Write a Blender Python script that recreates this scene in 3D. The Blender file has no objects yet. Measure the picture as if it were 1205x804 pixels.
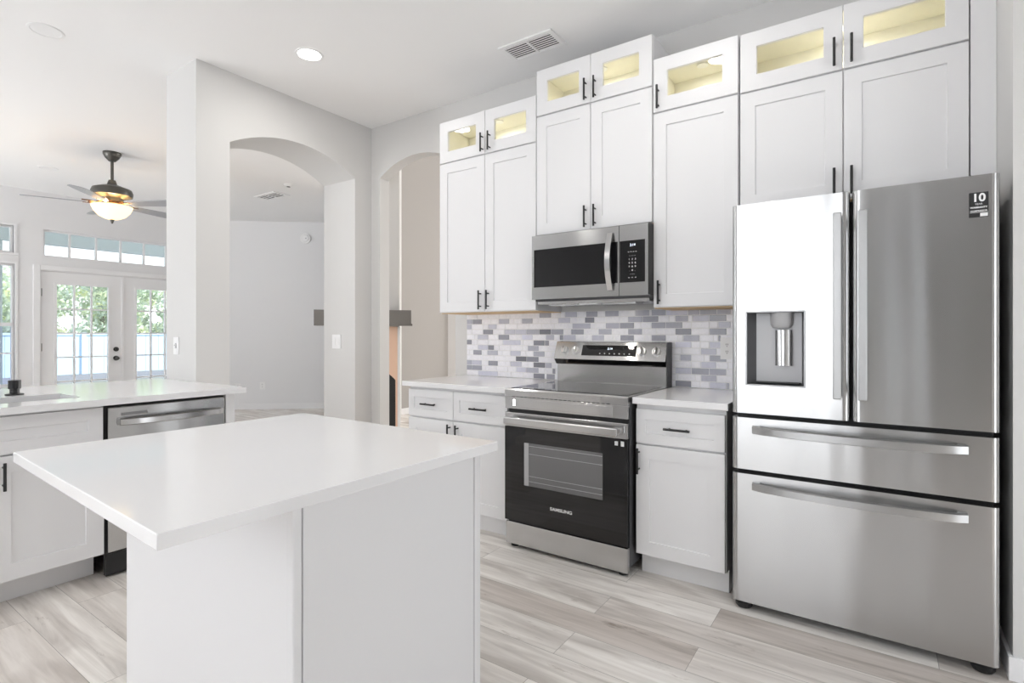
import bpy, bmesh, math, random
from mathutils import Vector, Matrix
random.seed(7)
S = bpy.context.scene
C = S.collection
PI = math.pi

# ------------------------------------------------------------------ camera
YAW = .6023
FPX = 630.23
cam_d = bpy.data.cameras.new('camera')
cam = bpy.data.objects.new('camera', cam_d); C.objects.link(cam)
cam_d.sensor_fit = 'HORIZONTAL'; cam_d.sensor_width = 36
cam_d.lens = FPX / 1205 * 36
cam_d.shift_y = -9.62 / 1205
cam_d.clip_start = .02
cam.location = (1.8093, -3.2348, 1.2371)
cam.rotation_euler = (PI / 2, 0, YAW)
S.camera = cam

# ------------------------------------------------------------------ view
S.view_settings.view_transform = 'Standard'
S.view_settings.look = 'None'
S.view_settings.gamma = 1
S.view_settings.use_curve_mapping = False
S.view_settings.exposure = 0.74
S.cycles.max_bounces = 14
S.cycles.diffuse_bounces = 8
S.cycles.glossy_bounces = 6
S.cycles.transparent_max_bounces = 12
S.cycles.sample_clamp_indirect = 6
S.cycles.caustics_reflective = False
S.cycles.caustics_refractive = False

# ------------------------------------------------------------------ sky and daylight
W = bpy.data.worlds.new('sky'); S.world = W; W.use_nodes = True
wn = W.node_tree.nodes; wl = W.node_tree.links; wn.clear()
wo = wn.new('ShaderNodeOutputWorld'); wb = wn.new('ShaderNodeBackground')
wt = wn.new('ShaderNodeTexCoord'); ws = wn.new('ShaderNodeSeparateXYZ'); wr = wn.new('ShaderNodeValToRGB')
wl.new(wt.outputs['Generated'], ws.inputs[0]); wl.new(ws.outputs['Z'], wr.inputs[0])
wr.color_ramp.elements[0].position = 0.0; wr.color_ramp.elements[0].color = (.95, .98, 1, 1)
wr.color_ramp.elements[1].position = .8; wr.color_ramp.elements[1].color = (.62, .78, 1, 1)
wl.new(wr.outputs[0], wb.inputs[0]); wb.inputs[1].default_value = 1.15
wl.new(wb.outputs[0], wo.inputs[0])
sun_d = bpy.data.lights.new('sun', 'SUN'); sun_d.energy = 4.5; sun_d.angle = .02; sun_d.color = (1, .96, .9)
sun = bpy.data.objects.new('sun', sun_d); C.objects.link(sun); sun.rotation_euler = Vector((-.38, -.42, -.82)).to_track_quat('-Z', 'Y').to_euler()
sun.location = (0, -9, 9)

def area(name, loc, rot, sx, sy, power, col=(1, 1, 1)):
    d = bpy.data.lights.new(name, 'AREA'); d.shape = 'RECTANGLE'; d.size = sx; d.size_y = sy
    d.energy = power; d.color = col
    o = bpy.data.objects.new(name, d); C.objects.link(o); o.location = loc; o.rotation_euler = rot
    return o
# area lights: daylight for the glazed rear opening, then added unseen fills
UP = math.radians(84)
area('daylight_fill', (0.15, -6.75, 1.5), (PI / 2 - math.radians(12), 0, 0), 2.6, 2.8, 52, (.95, .97, 1))
area('daylight_fill', (-5.5, -7.6, .25), (PI / 2 + UP, 0, 0), 2.8, 2.0, 440, (.96, .98, 1))  # unseen fill added, aimed up to brighten the rooms by ceiling bounce
area('daylight_fill', (3.65, -1.8, 1.1), (PI / 2 - math.radians(10), 0, PI / 2), 1.1, 2.1, 6, (.97, .98, 1))  # unseen fill added for the faces turned to the right
area('foyer_fill', (0.5, 8.9, 2.6), (-PI / 2, 0, 0), 4.0, 3.5, 260, (1, .98, .96))  # unseen lamp added to light the hall behind the narrow arch

# ------------------------------------------------------------------ materials
def new_mat(name):
    m = bpy.data.materials.new(name); m.use_nodes = True
    nt = m.node_tree; b = nt.nodes['Principled BSDF']
    return m, nt, nt.nodes, nt.links, b
def simple(name, col, rough=.5, metal=0, spec=.5, bump=0, bscale=200, **kw):
    m, nt, n, l, b = new_mat(name)
    if not isinstance(col, tuple): col = (col, col, col)
    b.inputs['Base Color'].default_value = (*col, 1)
    b.inputs['Roughness'].default_value = rough
    b.inputs['Metallic'].default_value = metal
    b.inputs['Specular IOR Level'].default_value = spec
    tc = n.new('ShaderNodeTexCoord'); ns = n.new('ShaderNodeTexNoise'); ns.inputs['Scale'].default_value = bscale
    l.new(tc.outputs['Object'], ns.inputs['Vector'])
    # a slight procedural variation of the colour
    mx = n.new('ShaderNodeMixRGB'); mx.blend_type = 'MULTIPLY'; mx.inputs[0].default_value = .03
    mx.inputs[1].default_value = (*col, 1); l.new(ns.outputs['Color'], mx.inputs[2]); l.new(mx.outputs[0], b.inputs['Base Color'])
    if bump:
        bp = n.new('ShaderNodeBump'); bp.inputs['Strength'].default_value = bump; bp.inputs['Distance'].default_value = .002
        l.new(ns.outputs['Fac'], bp.inputs['Height']); l.new(bp.outputs[0], b.inputs['Normal'])
    for k, v in kw.items(): b.inputs[k].default_value = v
    return m
def emis(name, col, s):
    m, nt, n, l, b = new_mat(name)
    b.inputs['Base Color'].default_value = (*col, 1)
    b.inputs['Emission Color'].default_value = (*col, 1); b.inputs['Emission Strength'].default_value = s
    return m
def glass_pane(name, tint=(1, 1, 1), refl=1.0, rough=0.0):
    m = bpy.data.materials.new(name); m.use_nodes = True; nt = m.node_tree; n = nt.nodes; l = nt.links; n.clear()
    o = n.new('ShaderNodeOutputMaterial'); t = n.new('ShaderNodeBsdfTransparent'); g = n.new('ShaderNodeBsdfGlossy')
    t.inputs[0].default_value = (*tint, 1); g.inputs['Roughness'].default_value = rough
    g.inputs[0].default_value = (refl, refl, refl, 1)
    f = n.new('ShaderNodeFresnel'); f.inputs[0].default_value = 1.5; mx = n.new('ShaderNodeMixShader')
    ge = n.new('ShaderNodeNewGeometry'); iv = n.new('ShaderNodeMath'); iv.operation = 'SUBTRACT'; iv.inputs[0].default_value = 1; l.new(ge.outputs['Backfacing'], iv.inputs[1])
    ml = n.new('ShaderNodeMath'); ml.operation = 'MULTIPLY'; l.new(f.outputs[0], ml.inputs[0]); l.new(iv.outputs[0], ml.inputs[1])
    l.new(ml.outputs[0], mx.inputs[0]); l.new(t.outputs[0], mx.inputs[1]); l.new(g.outputs[0], mx.inputs[2]); l.new(mx.outputs[0], o.inputs[0])
    return m
def steel(name, col=.62, rough=.25, aniso=.75, wave=0.0, rot=.25):
    m, nt, n, l, b = new_mat(name)
    b.inputs['Metallic'].default_value = 1; b.inputs['Roughness'].default_value = rough
    b.inputs['Anisotropic'].default_value = aniso; b.inputs['Anisotropic Rotation'].default_value = rot
    tg = n.new('ShaderNodeTangent'); tg.direction_type = 'UV_MAP'; tg.uv_map = 'UVMap'
    l.new(tg.outputs[0], b.inputs['Tangent'])
    tc = n.new('ShaderNodeTexCoord'); mp = n.new('ShaderNodeMapping'); mp.inputs['Scale'].default_value = (3, 3, 900)
    ns = n.new('ShaderNodeTexNoise'); ns.inputs['Scale'].default_value = 1
    l.new(tc.outputs['Object'], mp.inputs[0]); l.new(mp.outputs[0], ns.inputs['Vector'])
    rp = n.new('ShaderNodeMapRange'); rp.inputs[3].default_value = col * .96; rp.inputs[4].default_value = min(1, col * 1.04)
    l.new(ns.outputs['Fac'], rp.inputs[0])
    cb = n.new('ShaderNodeCombineColor')
    for i in range(3): l.new(rp.outputs[0], cb.inputs[i])
    l.new(cb.outputs[0], b.inputs['Base Color'])
    if wave:
        mp2 = n.new('ShaderNodeMapping'); mp2.inputs['Scale'].default_value = (9, 9, 1.6)
        n2 = n.new('ShaderNodeTexNoise'); n2.inputs['Scale'].default_value = 1; n2.inputs['Detail'].default_value = 0
        l.new(tc.outputs['Object'], mp2.inputs[0]); l.new(mp2.outputs[0], n2.inputs['Vector'])
        bp = n.new('ShaderNodeBump'); bp.inputs['Strength'].default_value = 1; bp.inputs['Distance'].default_value = wave
        l.new(n2.outputs['Fac'], bp.inputs['Height']); l.new(bp.outputs[0], b.inputs['Normal'])
    return m

M = {}
M['wall'] = simple('light grey wall paint', (.67, .665, .655), .7, bump=.15, bscale=260, spec=.2)
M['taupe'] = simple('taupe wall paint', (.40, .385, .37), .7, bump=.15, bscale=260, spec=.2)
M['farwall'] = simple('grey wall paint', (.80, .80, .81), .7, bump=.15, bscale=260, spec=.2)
M['rearwall'] = simple('mid grey wall paint', (.42, .42, .42), .7, bump=.15, bscale=260, spec=.2)
M['ceiling'] = simple('white ceiling paint', (.89, .89, .89), .8, bump=.2, bscale=180, spec=.1)
M['trim'] = simple('white trim paint', (.84, .84, .85), .35)
M['cab'] = simple('white cabinet paint', (.79, .79, .80), .38, spec=.4)
M['quartz'] = simple('white quartz', (.84, .84, .85), .07, spec=.6)
M['black'] = simple('black metal', (.012, .012, .013), .35)
M['blackplastic'] = simple('black plastic', (.02, .02, .02), .5)
M['darkgrey'] = simple('dark grey enamel', (.09, .09, .095), .45)
M['blackglass'] = simple('black glass', (.008, .008, .009), .04, spec=.6)
M['ovenpane'] = simple('oven glass with painted reflection', (.16, .16, .165), .06, spec=.7)  # lighter grey base stands in for a bright reflection in the window
M['cooktop'] = simple('ceramic cooktop glass', (.03, .03, .032), .05, spec=.8)
M['steel'] = steel('brushed stainless steel', .60, .18, .9, 0)
M['fridge'] = steel('brushed fridge steel', .55, .20, .98, .0022)
M['steel_bright'] = steel('polished handle steel', .62, .22, .3, 0)
M['steel_mw'] = steel('microwave brushed steel', .54, .18, .9, 0)
M['steel_mid'] = steel('satin handle steel', .46, .34, .5, 0)
M['steel_dark'] = steel('dark steel', .30, .3, .3, 0)
M['satin'] = simple('satin grey metal paint', (.46, .46, .47), .4, metal=.3)
M['chrome'] = simple('satin knob metal', (.74, .74, .74), .32, metal=.85)
M['maple'] = simple('pale maple cabinet interior', (.85, .83, .74), .5, bscale=30)
M['rawwood'] = simple('unfinished plywood edge', (.72, .52, .30), .7, bscale=60)
M['white_plastic'] = simple('white plastic', (.86, .86, .86), .35)
M['grey_plastic'] = simple('grey plastic', (.45, .45, .46), .4)
M['glass'] = glass_pane('window glass', (.97, .99, .985))
M['cabglass'] = glass_pane('cabinet door glass', (.97, .97, .95))
M['tinted'] = glass_pane('dimming pane glass', (.62, .62, .62))  # dims the sky seen through the added rear slot
M['screen'] = glass_pane('window glass behind insect screen', (.86, .89, .95))
M['slot'] = simple('vent shadow gap', (.03, .03, .03), .8)
M['bronze'] = simple('dark bronze metal', (.10, .095, .085), .35, metal=.6)
M['blade'] = simple('grey fan blade', (.36, .36, .38), .3)
M['copper'] = simple('warm blade iron metal', (.20, .12, .08), .3, metal=.7)
M['bowl'] = emis('lit frosted glass bowl', (1, .76, .42), .85)
M['lamp'] = emis('lit lamp diffuser', (1, .98, .95), 6)
M['peach'] = simple('peach tiled surround', (.86, .60, .45), .5, bscale=40)
M['mantel'] = simple('grey wood mantel', (.20, .19, .18), .55, bscale=40)
M['ink'] = simple('white lettering', (.85, .85, .85), .5)
M['sticker'] = simple('black sticker', (.015, .015, .015), .4)
M['led'] = emis('display digits', (.8, .9, 1), 1.0)
M['fence'] = simple('pale blue white vinyl fence', (.62, .78, .92), .5)
M['patio'] = simple('dark grey patio concrete', (.15, .15, .165), .8, bscale=5)
M['stucco'] = simple('grey green stucco', (.80, .86, .84), .9, bump=.4, bscale=90)
M['soffit'] = simple('painted porch soffit', (.90, .945, .93), .8)

def sheer_mat():
    m = bpy.data.materials.new('sheer white cloth'); m.use_nodes = True; nt = m.node_tree; n = nt.nodes; l = nt.links; n.clear()
    o = n.new('ShaderNodeOutputMaterial'); t = n.new('ShaderNodeBsdfTransparent'); tr = n.new('ShaderNodeBsdfTranslucent'); d = n.new('ShaderNodeBsdfDiffuse')
    tr.inputs[0].default_value = (.9, .9, .9, 1); d.inputs[0].default_value = (.85, .85, .85, 1)
    lw = n.new('ShaderNodeLayerWeight'); lw.inputs[0].default_value = .5
    a = n.new('ShaderNodeMixShader'); a.inputs[0].default_value = .35; l.new(tr.outputs[0], a.inputs[1]); l.new(d.outputs[0], a.inputs[2])
    c = n.new('ShaderNodeMixShader'); r = n.new('ShaderNodeMapRange'); r.inputs[3].default_value = .75; r.inputs[4].default_value = 1
    l.new(lw.outputs['Facing'], r.inputs[0]); l.new(r.outputs[0], c.inputs[0]); l.new(t.outputs[0], c.inputs[1]); l.new(a.outputs[0], c.inputs[2]); l.new(c.outputs[0], o.inputs[0])
    return m
M['sheer'] = sheer_mat()

def floor_mat():
    m, nt, n, l, b = new_mat('grey oak vinyl planks')
    tc = n.new('ShaderNodeTexCoord')
    br = n.new('ShaderNodeTexBrick'); br.offset = .37; br.offset_frequency = 2; br.squash = 1
    br.inputs['Scale'].default_value = 1; br.inputs['Brick Width'].default_value = 1.22; br.inputs['Row Height'].default_value = .18
    br.inputs['Mortar Size'].default_value = .0009; br.inputs['Mortar Smooth'].default_value = .3; br.inputs['Bias'].default_value = 0
    br.inputs['Color1'].default_value = (0, 0, 0, 1); br.inputs['Color2'].default_value = (1, 1, 1, 1); br.inputs['Mortar'].default_value = (.2, .2, .2, 1)
    l.new(tc.outputs['Object'], br.inputs['Vector'])
    bw = n.new('ShaderNodeSeparateColor'); l.new(br.outputs['Color'], bw.inputs[0])
    # grain, shifted per plank
    mp = n.new('ShaderNodeMapping'); mp.inputs['Scale'].default_value = (1.1, 17, 1)
    sh = n.new('ShaderNodeCombineXYZ'); mu = n.new('ShaderNodeMath'); mu.operation = 'MULTIPLY'; mu.inputs[1].default_value = 37
    l.new(bw.outputs[0], mu.inputs[0]); l.new(mu.outputs[0], sh.inputs[0]); l.new(mu.outputs[0], sh.inputs[2])
    ad = n.new('ShaderNodeVectorMath'); ad.operation = 'ADD'
    l.new(tc.outputs['Object'], mp.inputs[0]); l.new(mp.outputs[0], ad.inputs[0]); l.new(sh.outputs[0], ad.inputs[1])
    g = n.new('ShaderNodeTexNoise'); g.inputs['Scale'].default_value = 1.3; g.inputs['Detail'].default_value = 8; g.inputs['Roughness'].default_value = .55
    g.inputs['Distortion'].default_value = .8; l.new(ad.outputs[0], g.inputs['Vector'])
    # broad dark streaks
    mp2 = n.new('ShaderNodeMapping'); mp2.inputs['Scale'].default_value = (.9, 6, 1); l.new(ad.outputs[0], mp2.inputs[0])
    mp2.inputs['Scale'].default_value = (.9, .28, 1)
    g2 = n.new('ShaderNodeTexNoise'); g2.inputs['Scale'].default_value = 1; g2.inputs['Detail'].default_value = 3; g2.inputs['Distortion'].default_value = 1.2
    l.new(mp2.outputs[0], g2.inputs['Vector'])
    r1 = n.new('ShaderNodeValToRGB'); e = r1.color_ramp.elements
    e[0].position = .18; e[0].color = (.46, .42, .385, 1); e[1].position = .62; e[1].color = (.89, .86, .83, 1)
    c = e.new(.38); c.color = (.70, .665, .63, 1); c = e.new(.50); c.color = (.80, .765, .73, 1)
    l.new(g.outputs['Fac'], r1.inputs[0])
    r2 = n.new('ShaderNodeValToRGB'); e = r2.color_ramp.elements
    e[0].position = .30; e[0].color = (.60, .57, .55, 1); e[1].position = .50; e[1].color = (1.0, 1.0, 1.0, 1)
    l.new(g2.outputs['Fac'], r2.inputs[0])
    mx = n.new('ShaderNodeMixRGB'); mx.blend_type = 'MULTIPLY'; mx.inputs[0].default_value = .7
    l.new(r1.outputs[0], mx.inputs[1]); l.new(r2.outputs[0], mx.inputs[2])
    r3 = n.new('ShaderNodeValToRGB'); e = r3.color_ramp.elements
    e[0].position = 0; e[0].color = (.78, .74, .71, 1); e[1].position = .8; e[1].color = (1.04, 1.04, 1.03, 1)
    l.new(bw.outputs[0], r3.inputs[0])
    mx2 = n.new('ShaderNodeMixRGB'); mx2.blend_type = 'MULTIPLY'; mx2.inputs[0].default_value = 1
    l.new(mx.outputs[0], mx2.inputs[1]); l.new(r3.outputs[0], mx2.inputs[2])
    mp4 = n.new('ShaderNodeMapping'); mp4.inputs['Scale'].default_value = (2.0, .55, 1); l.new(ad.outputs[0], mp4.inputs[0])
    g4 = n.new('ShaderNodeTexNoise'); g4.inputs['Scale'].default_value = 1.6; g4.inputs['Detail'].default_value = 6; g4.inputs['Roughness'].default_value = .75; l.new(mp4.outputs[0], g4.inputs['Vector'])
    r4 = n.new('ShaderNodeValToRGB'); e = r4.color_ramp.elements
    e[0].position = .60; e[0].color = (1, 1, 1, 1); e[1].position = .72; e[1].color = (.55, .51, .48, 1)
    l.new(g4.outputs['Fac'], r4.inputs[0])
    mx4 = n.new('ShaderNodeMixRGB'); mx4.blend_type = 'MULTIPLY'; mx4.inputs[0].default_value = 1
    l.new(mx2.outputs[0], mx4.inputs[1]); l.new(r4.outputs[0], mx4.inputs[2]); mx2 = mx4
    mx3 = n.new('ShaderNodeMixRGB'); mx3.blend_type = 'MIX'; l.new(br.outputs['Fac'], mx3.inputs[0])
    l.new(mx2.outputs[0], mx3.inputs[1]); mx3.inputs[2].default_value = (.25, .23, .21, 1)
    l.new(mx3.outputs[0], b.inputs['Base Color'])
    b.inputs['Roughness'].default_value = .38; b.inputs['Specular IOR Level'].default_value = .35
    bp = n.new('ShaderNodeBump'); bp.inputs['Strength'].default_value = .12; bp.inputs['Distance'].default_value = .002
    l.new(g.outputs['Fac'], bp.inputs['Height']); l.new(bp.outputs[0], b.inputs['Normal'])
    return m
M['floor'] = floor_mat()

def tile_mat():
    m, nt, n, l, b = new_mat('marble mosaic tiles')
    at = n.new('ShaderNodeVertexColor'); at.layer_name = 'tile'
    tc = n.new('ShaderNodeTexCoord'); ns = n.new('ShaderNodeTexNoise'); ns.inputs['Scale'].default_value = 28; ns.inputs['Detail'].default_value = 6
    ns.inputs['Distortion'].default_value = 1.5
    l.new(tc.outputs['Object'], ns.inputs['Vector'])
    rp = n.new('ShaderNodeValToRGB'); rp.color_ramp.elements[0].position = .3; rp.color_ramp.elements[0].color = (.86, .86, .89, 1)
    rp.color_ramp.elements[1].position = .6; rp.color_ramp.elements[1].color = (1, 1, 1, 1); l.new(ns.outputs['Fac'], rp.inputs[0])
    mx = n.new('ShaderNodeMixRGB'); mx.blend_type = 'MULTIPLY'; mx.inputs[0].default_value = .6
    l.new(at.outputs[0], mx.inputs[1]); l.new(rp.outputs[0], mx.inputs[2]); l.new(mx.outputs[0], b.inputs['Base Color'])
    b.inputs['Roughness'].default_value = .2
    return m
M['tile'] = tile_mat()

def leaf_mat():
    m, nt, n, l, b = new_mat('sunlit leaves')
    tc = n.new('ShaderNodeTexCoord'); ns = n.new('ShaderNodeTexNoise'); ns.inputs['Scale'].default_value = 2.5; ns.inputs['Detail'].default_value = 5
    l.new(tc.outputs['Object'], ns.inputs['Vector'])
    rp = n.new('ShaderNodeValToRGB'); e = rp.color_ramp.elements
    e[0].position = .35; e[0].color = (.42, .48, .38, 1); e[1].position = .7; e[1].color = (.97, .97, .60, 1)
    c = e.new(.52); c.color = (.74, .81, .68, 1)
    l.new(ns.outputs['Fac'], rp.inputs[0]); l.new(rp.outputs[0], b.inputs['Base Color']); b.inputs['Roughness'].default_value = .6
    return m
M['leaf'] = leaf_mat()
M['bark'] = simple('grey bark', (.22, .19, .16), .9, bump=.5, bscale=20)

# ------------------------------------------------------------------ mesh helpers
ORG = {}
class MB:
    def __init__(s): s.bm = bmesh.new(); s.mi = 0; s.n = 0
    def _done(s):
        s.bm.faces.ensure_lookup_table()
        for i in range(s.n, len(s.bm.faces)): s.bm.faces[i].material_index = s.mi
        s.n = len(s.bm.faces)
    def face(s, pts):
        s.bm.faces.new([s.bm.verts.new(p) for p in pts]); s._done(); return s
    def box(s, x0, x1, y0, y1, z0, z1, b=0, seg=2):
        t = bmesh.new()
        bmesh.ops.create_cube(t, size=1)
        for v in t.verts:
            v.co = Vector(((x0 + x1) / 2 + v.co.x * (x1 - x0), (y0 + y1) / 2 + v.co.y * (y1 - y0), (z0 + z1) / 2 + v.co.z * (z1 - z0)))
        if b: bmesh.ops.bevel(t, geom=t.edges[:], offset=b, segments=seg, profile=.5, affect='EDGES')
        s._merge(t); return s
    def _merge(s, t):
        me = bpy.data.meshes.new('t'); t.to_mesh(me); t.free(); s.bm.from_mesh(me); bpy.data.meshes.remove(me); s._done()
    def rod(s, p0, p1, r, n=14, r2=None):
        p0 = Vector(p0); p1 = Vector(p1); d = p1 - p0; L = d.length
        t = bmesh.new(); bmesh.ops.create_cone(t, cap_ends=True, segments=n, radius1=r, radius2=r if r2 is None else r2, depth=L)
        q = d.to_track_quat('Z', 'Y').to_matrix().to_4x4(); mt = Matrix.Translation((p0 + p1) / 2) @ q
        bmesh.ops.transform(t, matrix=mt, verts=t.verts); s._merge(t); return s
    def lathe(s, prof, cx=0, cy=0, n=32):
        t = bmesh.new(); rings = []
        for r, z in prof:
            if r < 1e-5: rings.append([t.verts.new((cx, cy, z))])
            else: rings.append([t.verts.new((cx + r * math.cos(2 * PI * i / n), cy + r * math.sin(2 * PI * i / n), z)) for i in range(n)])
        for a, b in zip(rings, rings[1:]):
            for i in range(n):
                j = (i + 1) % n
                if len(a) == 1 and len(b) == 1: continue
                if len(a) == 1: t.faces.new((a[0], b[j], b[i]))
                elif len(b) == 1: t.faces.new((a[i], a[j], b[0]))
                else: t.faces.new((a[i], a[j], b[j], b[i]))
        bmesh.ops.recalc_face_normals(t, faces=t.faces); s._merge(t); return s
    def prism(s, poly, axis, a, b, bev=0):
        # poly: points in the two remaining axes (in x,y,z order)
        t = bmesh.new()
        def P(u, v, w): return {'x': (w, u, v), 'y': (u, w, v), 'z': (u, v, w)}[axis]
        A = [t.verts.new(P(u, v, a)) for u, v in poly]; B = [t.verts.new(P(u, v, b)) for u, v in poly]
        t.faces.new(A); t.faces.new(B[::-1]); n = len(poly)
        for i in range(n): t.faces.new((A[i], B[i], B[(i + 1) % n], A[(i + 1) % n]))
        bmesh.ops.recalc_face_normals(t, faces=t.faces)
        if bev: bmesh.ops.bevel(t, geom=t.edges[:], offset=bev, segments=2, profile=.5, affect='EDGES')
        bmesh.ops.triangulate(t, faces=[f for f in t.faces if len(f.verts) > 4])
        s._merge(t); return s
    def tube(s, pts, r, n=10):
        for a, b in zip(pts, pts[1:]): s.rod(a, b, r, n)
        return s
    def shaker(s, x0, x1, z0, z1, yf, th=.019, st=.07, rec=.008, glass=False):
        """door facing -Y: frame with a sunken flat panel (or an opening for glass)"""
        t = bmesh.new(); e = .0015
        def ring(a, b, c, d, y): return [t.verts.new(p) for p in ((a, y, c), (b, y, c), (b, y, d), (a, y, d))]
        R = [ring(x0, x1, z0, z1, yf + th), ring(x0, x1, z0, z1, yf + e), ring(x0 + e, x1 - e, z0 + e, z1 - e, yf),
             ring(x0 + st, x1 - st, z0 + st, z1 - st, yf)]
        if glass: R.append(ring(x0 + st + .002, x1 - st - .002, z0 + st + .002, z1 - st - .002, yf + .003)); R.append(ring(x0 + st + .002, x1 - st - .002, z0 + st + .002, z1 - st - .002, yf + th))
        else: R.append(ring(x0 + st + .002, x1 - st - .002, z0 + st + .002, z1 - st - .002, yf + rec))
        for a, b in zip(R, R[1:]):
            for i in range(4): t.faces.new((a[i], a[(i + 1) % 4], b[(i + 1) % 4], b[i]))
        if glass:
            a, b = R[-1], R[0]
            for i in range(4): t.faces.new((a[i], a[(i + 1) % 4], b[(i + 1) % 4], b[i]))
        else:
            t.faces.new(R[-1]); t.faces.new(R[0][::-1])
        bmesh.ops.recalc_face_normals(t, faces=t.faces); s._merge(t); return s
    def build(s, name, mats, parent=None, smooth=False, **tags):
        bm = s.bm
        org = ORG.get(parent.name, Vector((0, 0, 0))) if parent else Vector((0, 0, 0))
        uv = bm.loops.layers.uv.new('UVMap')
        for f in bm.faces:
            nx, ny, nz = (abs(f.normal.x), abs(f.normal.y), abs(f.normal.z))
            for lp in f.loops:
                c = lp.vert.co
                if nz > max(nx, ny): lp[uv].uv = (c.x, c.y)
                elif nx > ny: lp[uv].uv = (c.y, c.z)
                else: lp[uv].uv = (c.x, c.z)
        if org.length: bmesh.ops.translate(bm, vec=-org, verts=bm.verts)
        me = bpy.data.meshes.new(name); bm.to_mesh(me); bm.free()
        if not isinstance(mats, (list, tuple)): mats = [mats]
        for k in mats: me.materials.append(M[k] if isinstance(k, str) else k)
        if smooth:
            for p in me.polygons: p.use_smooth = True
            me.set_sharp_from_angle(angle=math.radians(35))
        o = bpy.data.objects.new(name, me); C.objects.link(o)
        if parent: o.parent = parent
        ORG[o.name] = org
        for k, v in tags.items(): o[k] = v
        return o
def thing(name, label, cat, loc=(0, 0, 0), rotz=0, group=None, local=False):
    o = bpy.data.objects.new(name, None); C.objects.link(o); o.empty_display_size = .05
    o.location = loc; o.rotation_euler = (0, 0, rotz); o['label'] = label; o['category'] = cat
    if group: o['group'] = group
    ORG[o.name] = Vector((0, 0, 0)) if local else Vector(loc)
    return o
def struct(name, mb, mat, parent=None, smooth=False, label=None):
    o = mb.build(name, mat, parent, smooth)
    if not parent: o['kind'] = 'structure'
    if label: o['label'] = label
    return o
def text(name, body, size, loc, parent, mat='ink', rot=(PI / 2, 0, 0), align='CENTER', sx=1.0, off=0.0):
    c = bpy.data.curves.new(name, 'FONT'); c.body = body; c.size = size; c.align_x = align; c.align_y = 'CENTER'; c.extrude = .0003
    c.offset = off
    t = bpy.data.objects.new(name, c); C.objects.link(t)
    dg = bpy.context.evaluated_depsgraph_get(); me = bpy.data.meshes.new_from_object(t.evaluated_get(dg))
    bpy.data.objects.remove(t); me.materials.clear(); me.materials.append(M[mat])
    o = bpy.data.objects.new(name, me); C.objects.link(o); o.parent = parent
    o.location = Vector(loc) - ORG[parent.name]; o.rotation_euler = rot; o.scale = (sx, 1, 1)
    ORG[o.name] = ORG[parent.name]
    return o
def arch(c, half, spring, apex, n=24):
    """points of a segmental arch from (c-half,spring) over the apex to (c+half,spring)"""
    h = apex - spring; R = (half * half + h * h) / (2 * h); zc = apex - R; a0 = math.asin(half / R)
    return [(c + R * math.sin(-a0 + 2 * a0 * i / n), zc + R * math.cos(-a0 + 2 * a0 * i / n)) for i in range(n + 1)]
def holed(mb, axis, u0, u1, z0, z1, a, b, holes):
    """wall slab in u,z with rectangular holes, built from abutting cells (inner faces removed by remove_doubles)"""
    us = sorted({u0, u1, *[h[0] for h in holes], *[h[1] for h in holes]}); zs = sorted({z0, z1, *[h[2] for h in holes], *[h[3] for h in holes]})
    us = [u for u in us if u0 <= u <= u1]; zs = [z for z in zs if z0 <= z <= z1]
    def solid(i, j):
        if i < 0 or j < 0 or i >= len(us) - 1 or j >= len(zs) - 1: return False
        u = (us[i] + us[i + 1]) / 2; z = (zs[j] + zs[j + 1]) / 2
        return not any(h[0] < u < h[1] and h[2] < z < h[3] for h in holes)
    P = (lambda u, w, z: (w, u, z)) if axis == 'x' else (lambda u, w, z: (u, w, z))
    t = bmesh.new(); vs = {}
    def V(*p):
        k = tuple(round(q, 5) for q in p)
        if k not in vs: vs[k] = t.verts.new(p)
        return vs[k]
    for i in range(len(us) - 1):
        for j in range(len(zs) - 1):
            if not solid(i, j): continue
            A, B, c, d = us[i], us[i + 1], zs[j], zs[j + 1]
            for w in (a, b): t.faces.new([V(*P(A, w, c)), V(*P(B, w, c)), V(*P(B, w, d)), V(*P(A, w, d))])
            if not solid(i - 1, j): t.faces.new([V(*P(A, a, c)), V(*P(A, b, c)), V(*P(A, b, d)), V(*P(A, a, d))])
            if not solid(i + 1, j): t.faces.new([V(*P(B, a, c)), V(*P(B, b, c)), V(*P(B, b, d)), V(*P(B, a, d))])
            if not solid(i, j - 1): t.faces.new([V(*P(A, a, c)), V(*P(B, a, c)), V(*P(B, b, c)), V(*P(A, b, c))])
            if not solid(i, j + 1): t.faces.new([V(*P(A, a, d)), V(*P(B, a, d)), V(*P(B, b, d)), V(*P(A, b, d))])
    bmesh.ops.recalc_face_normals(t, faces=t.faces); mb._merge(t); return mb

ZC = 3.066          # ceiling height
# ------------------------------------------------------------------ room shell
struct('floor', MB().box(-9.2, 3.4, -6.6, 9.2, -.06, 0), 'floor')
b = MB().box(-7.3, 3.3, -6.6, .11, ZC, ZC + .1)
b.prism([(-7.3, .11), (-2.37, .11), (-4.6, 2.2), (-5.2, 4.2), (-7.3, 4.2)], 'z', ZC, ZC + .1)
struct('ceiling', b, 'ceiling')
struct('ceiling', MB().box(-7.3, 3.4, .11, 9.2, 5.2, 5.3), 'ceiling')
# drop from the tall hall ceiling to the family room ceiling
struct('wall_upper', MB().prism([(-2.37, .12), (-4.6, 2.2), (-4.62, 2.16), (-2.39, .1)], 'z', ZC, 5.2), 'wall')
struct('wall_upper', MB().box(-2.37, 3.4, .0, .12, ZC, 5.2), 'wall')
# range wall with its arch
A1 = arch(-1.393, .437, 2.606, 2.738)
b = MB().prism([(-1.94, 0), (-1.83, 0)] + A1 + [(-.957, 0), (2.2, 0), (2.2, ZC), (-1.94, ZC)], 'y', 0, .11)
struct('wall_back', b, 'wall')
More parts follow.
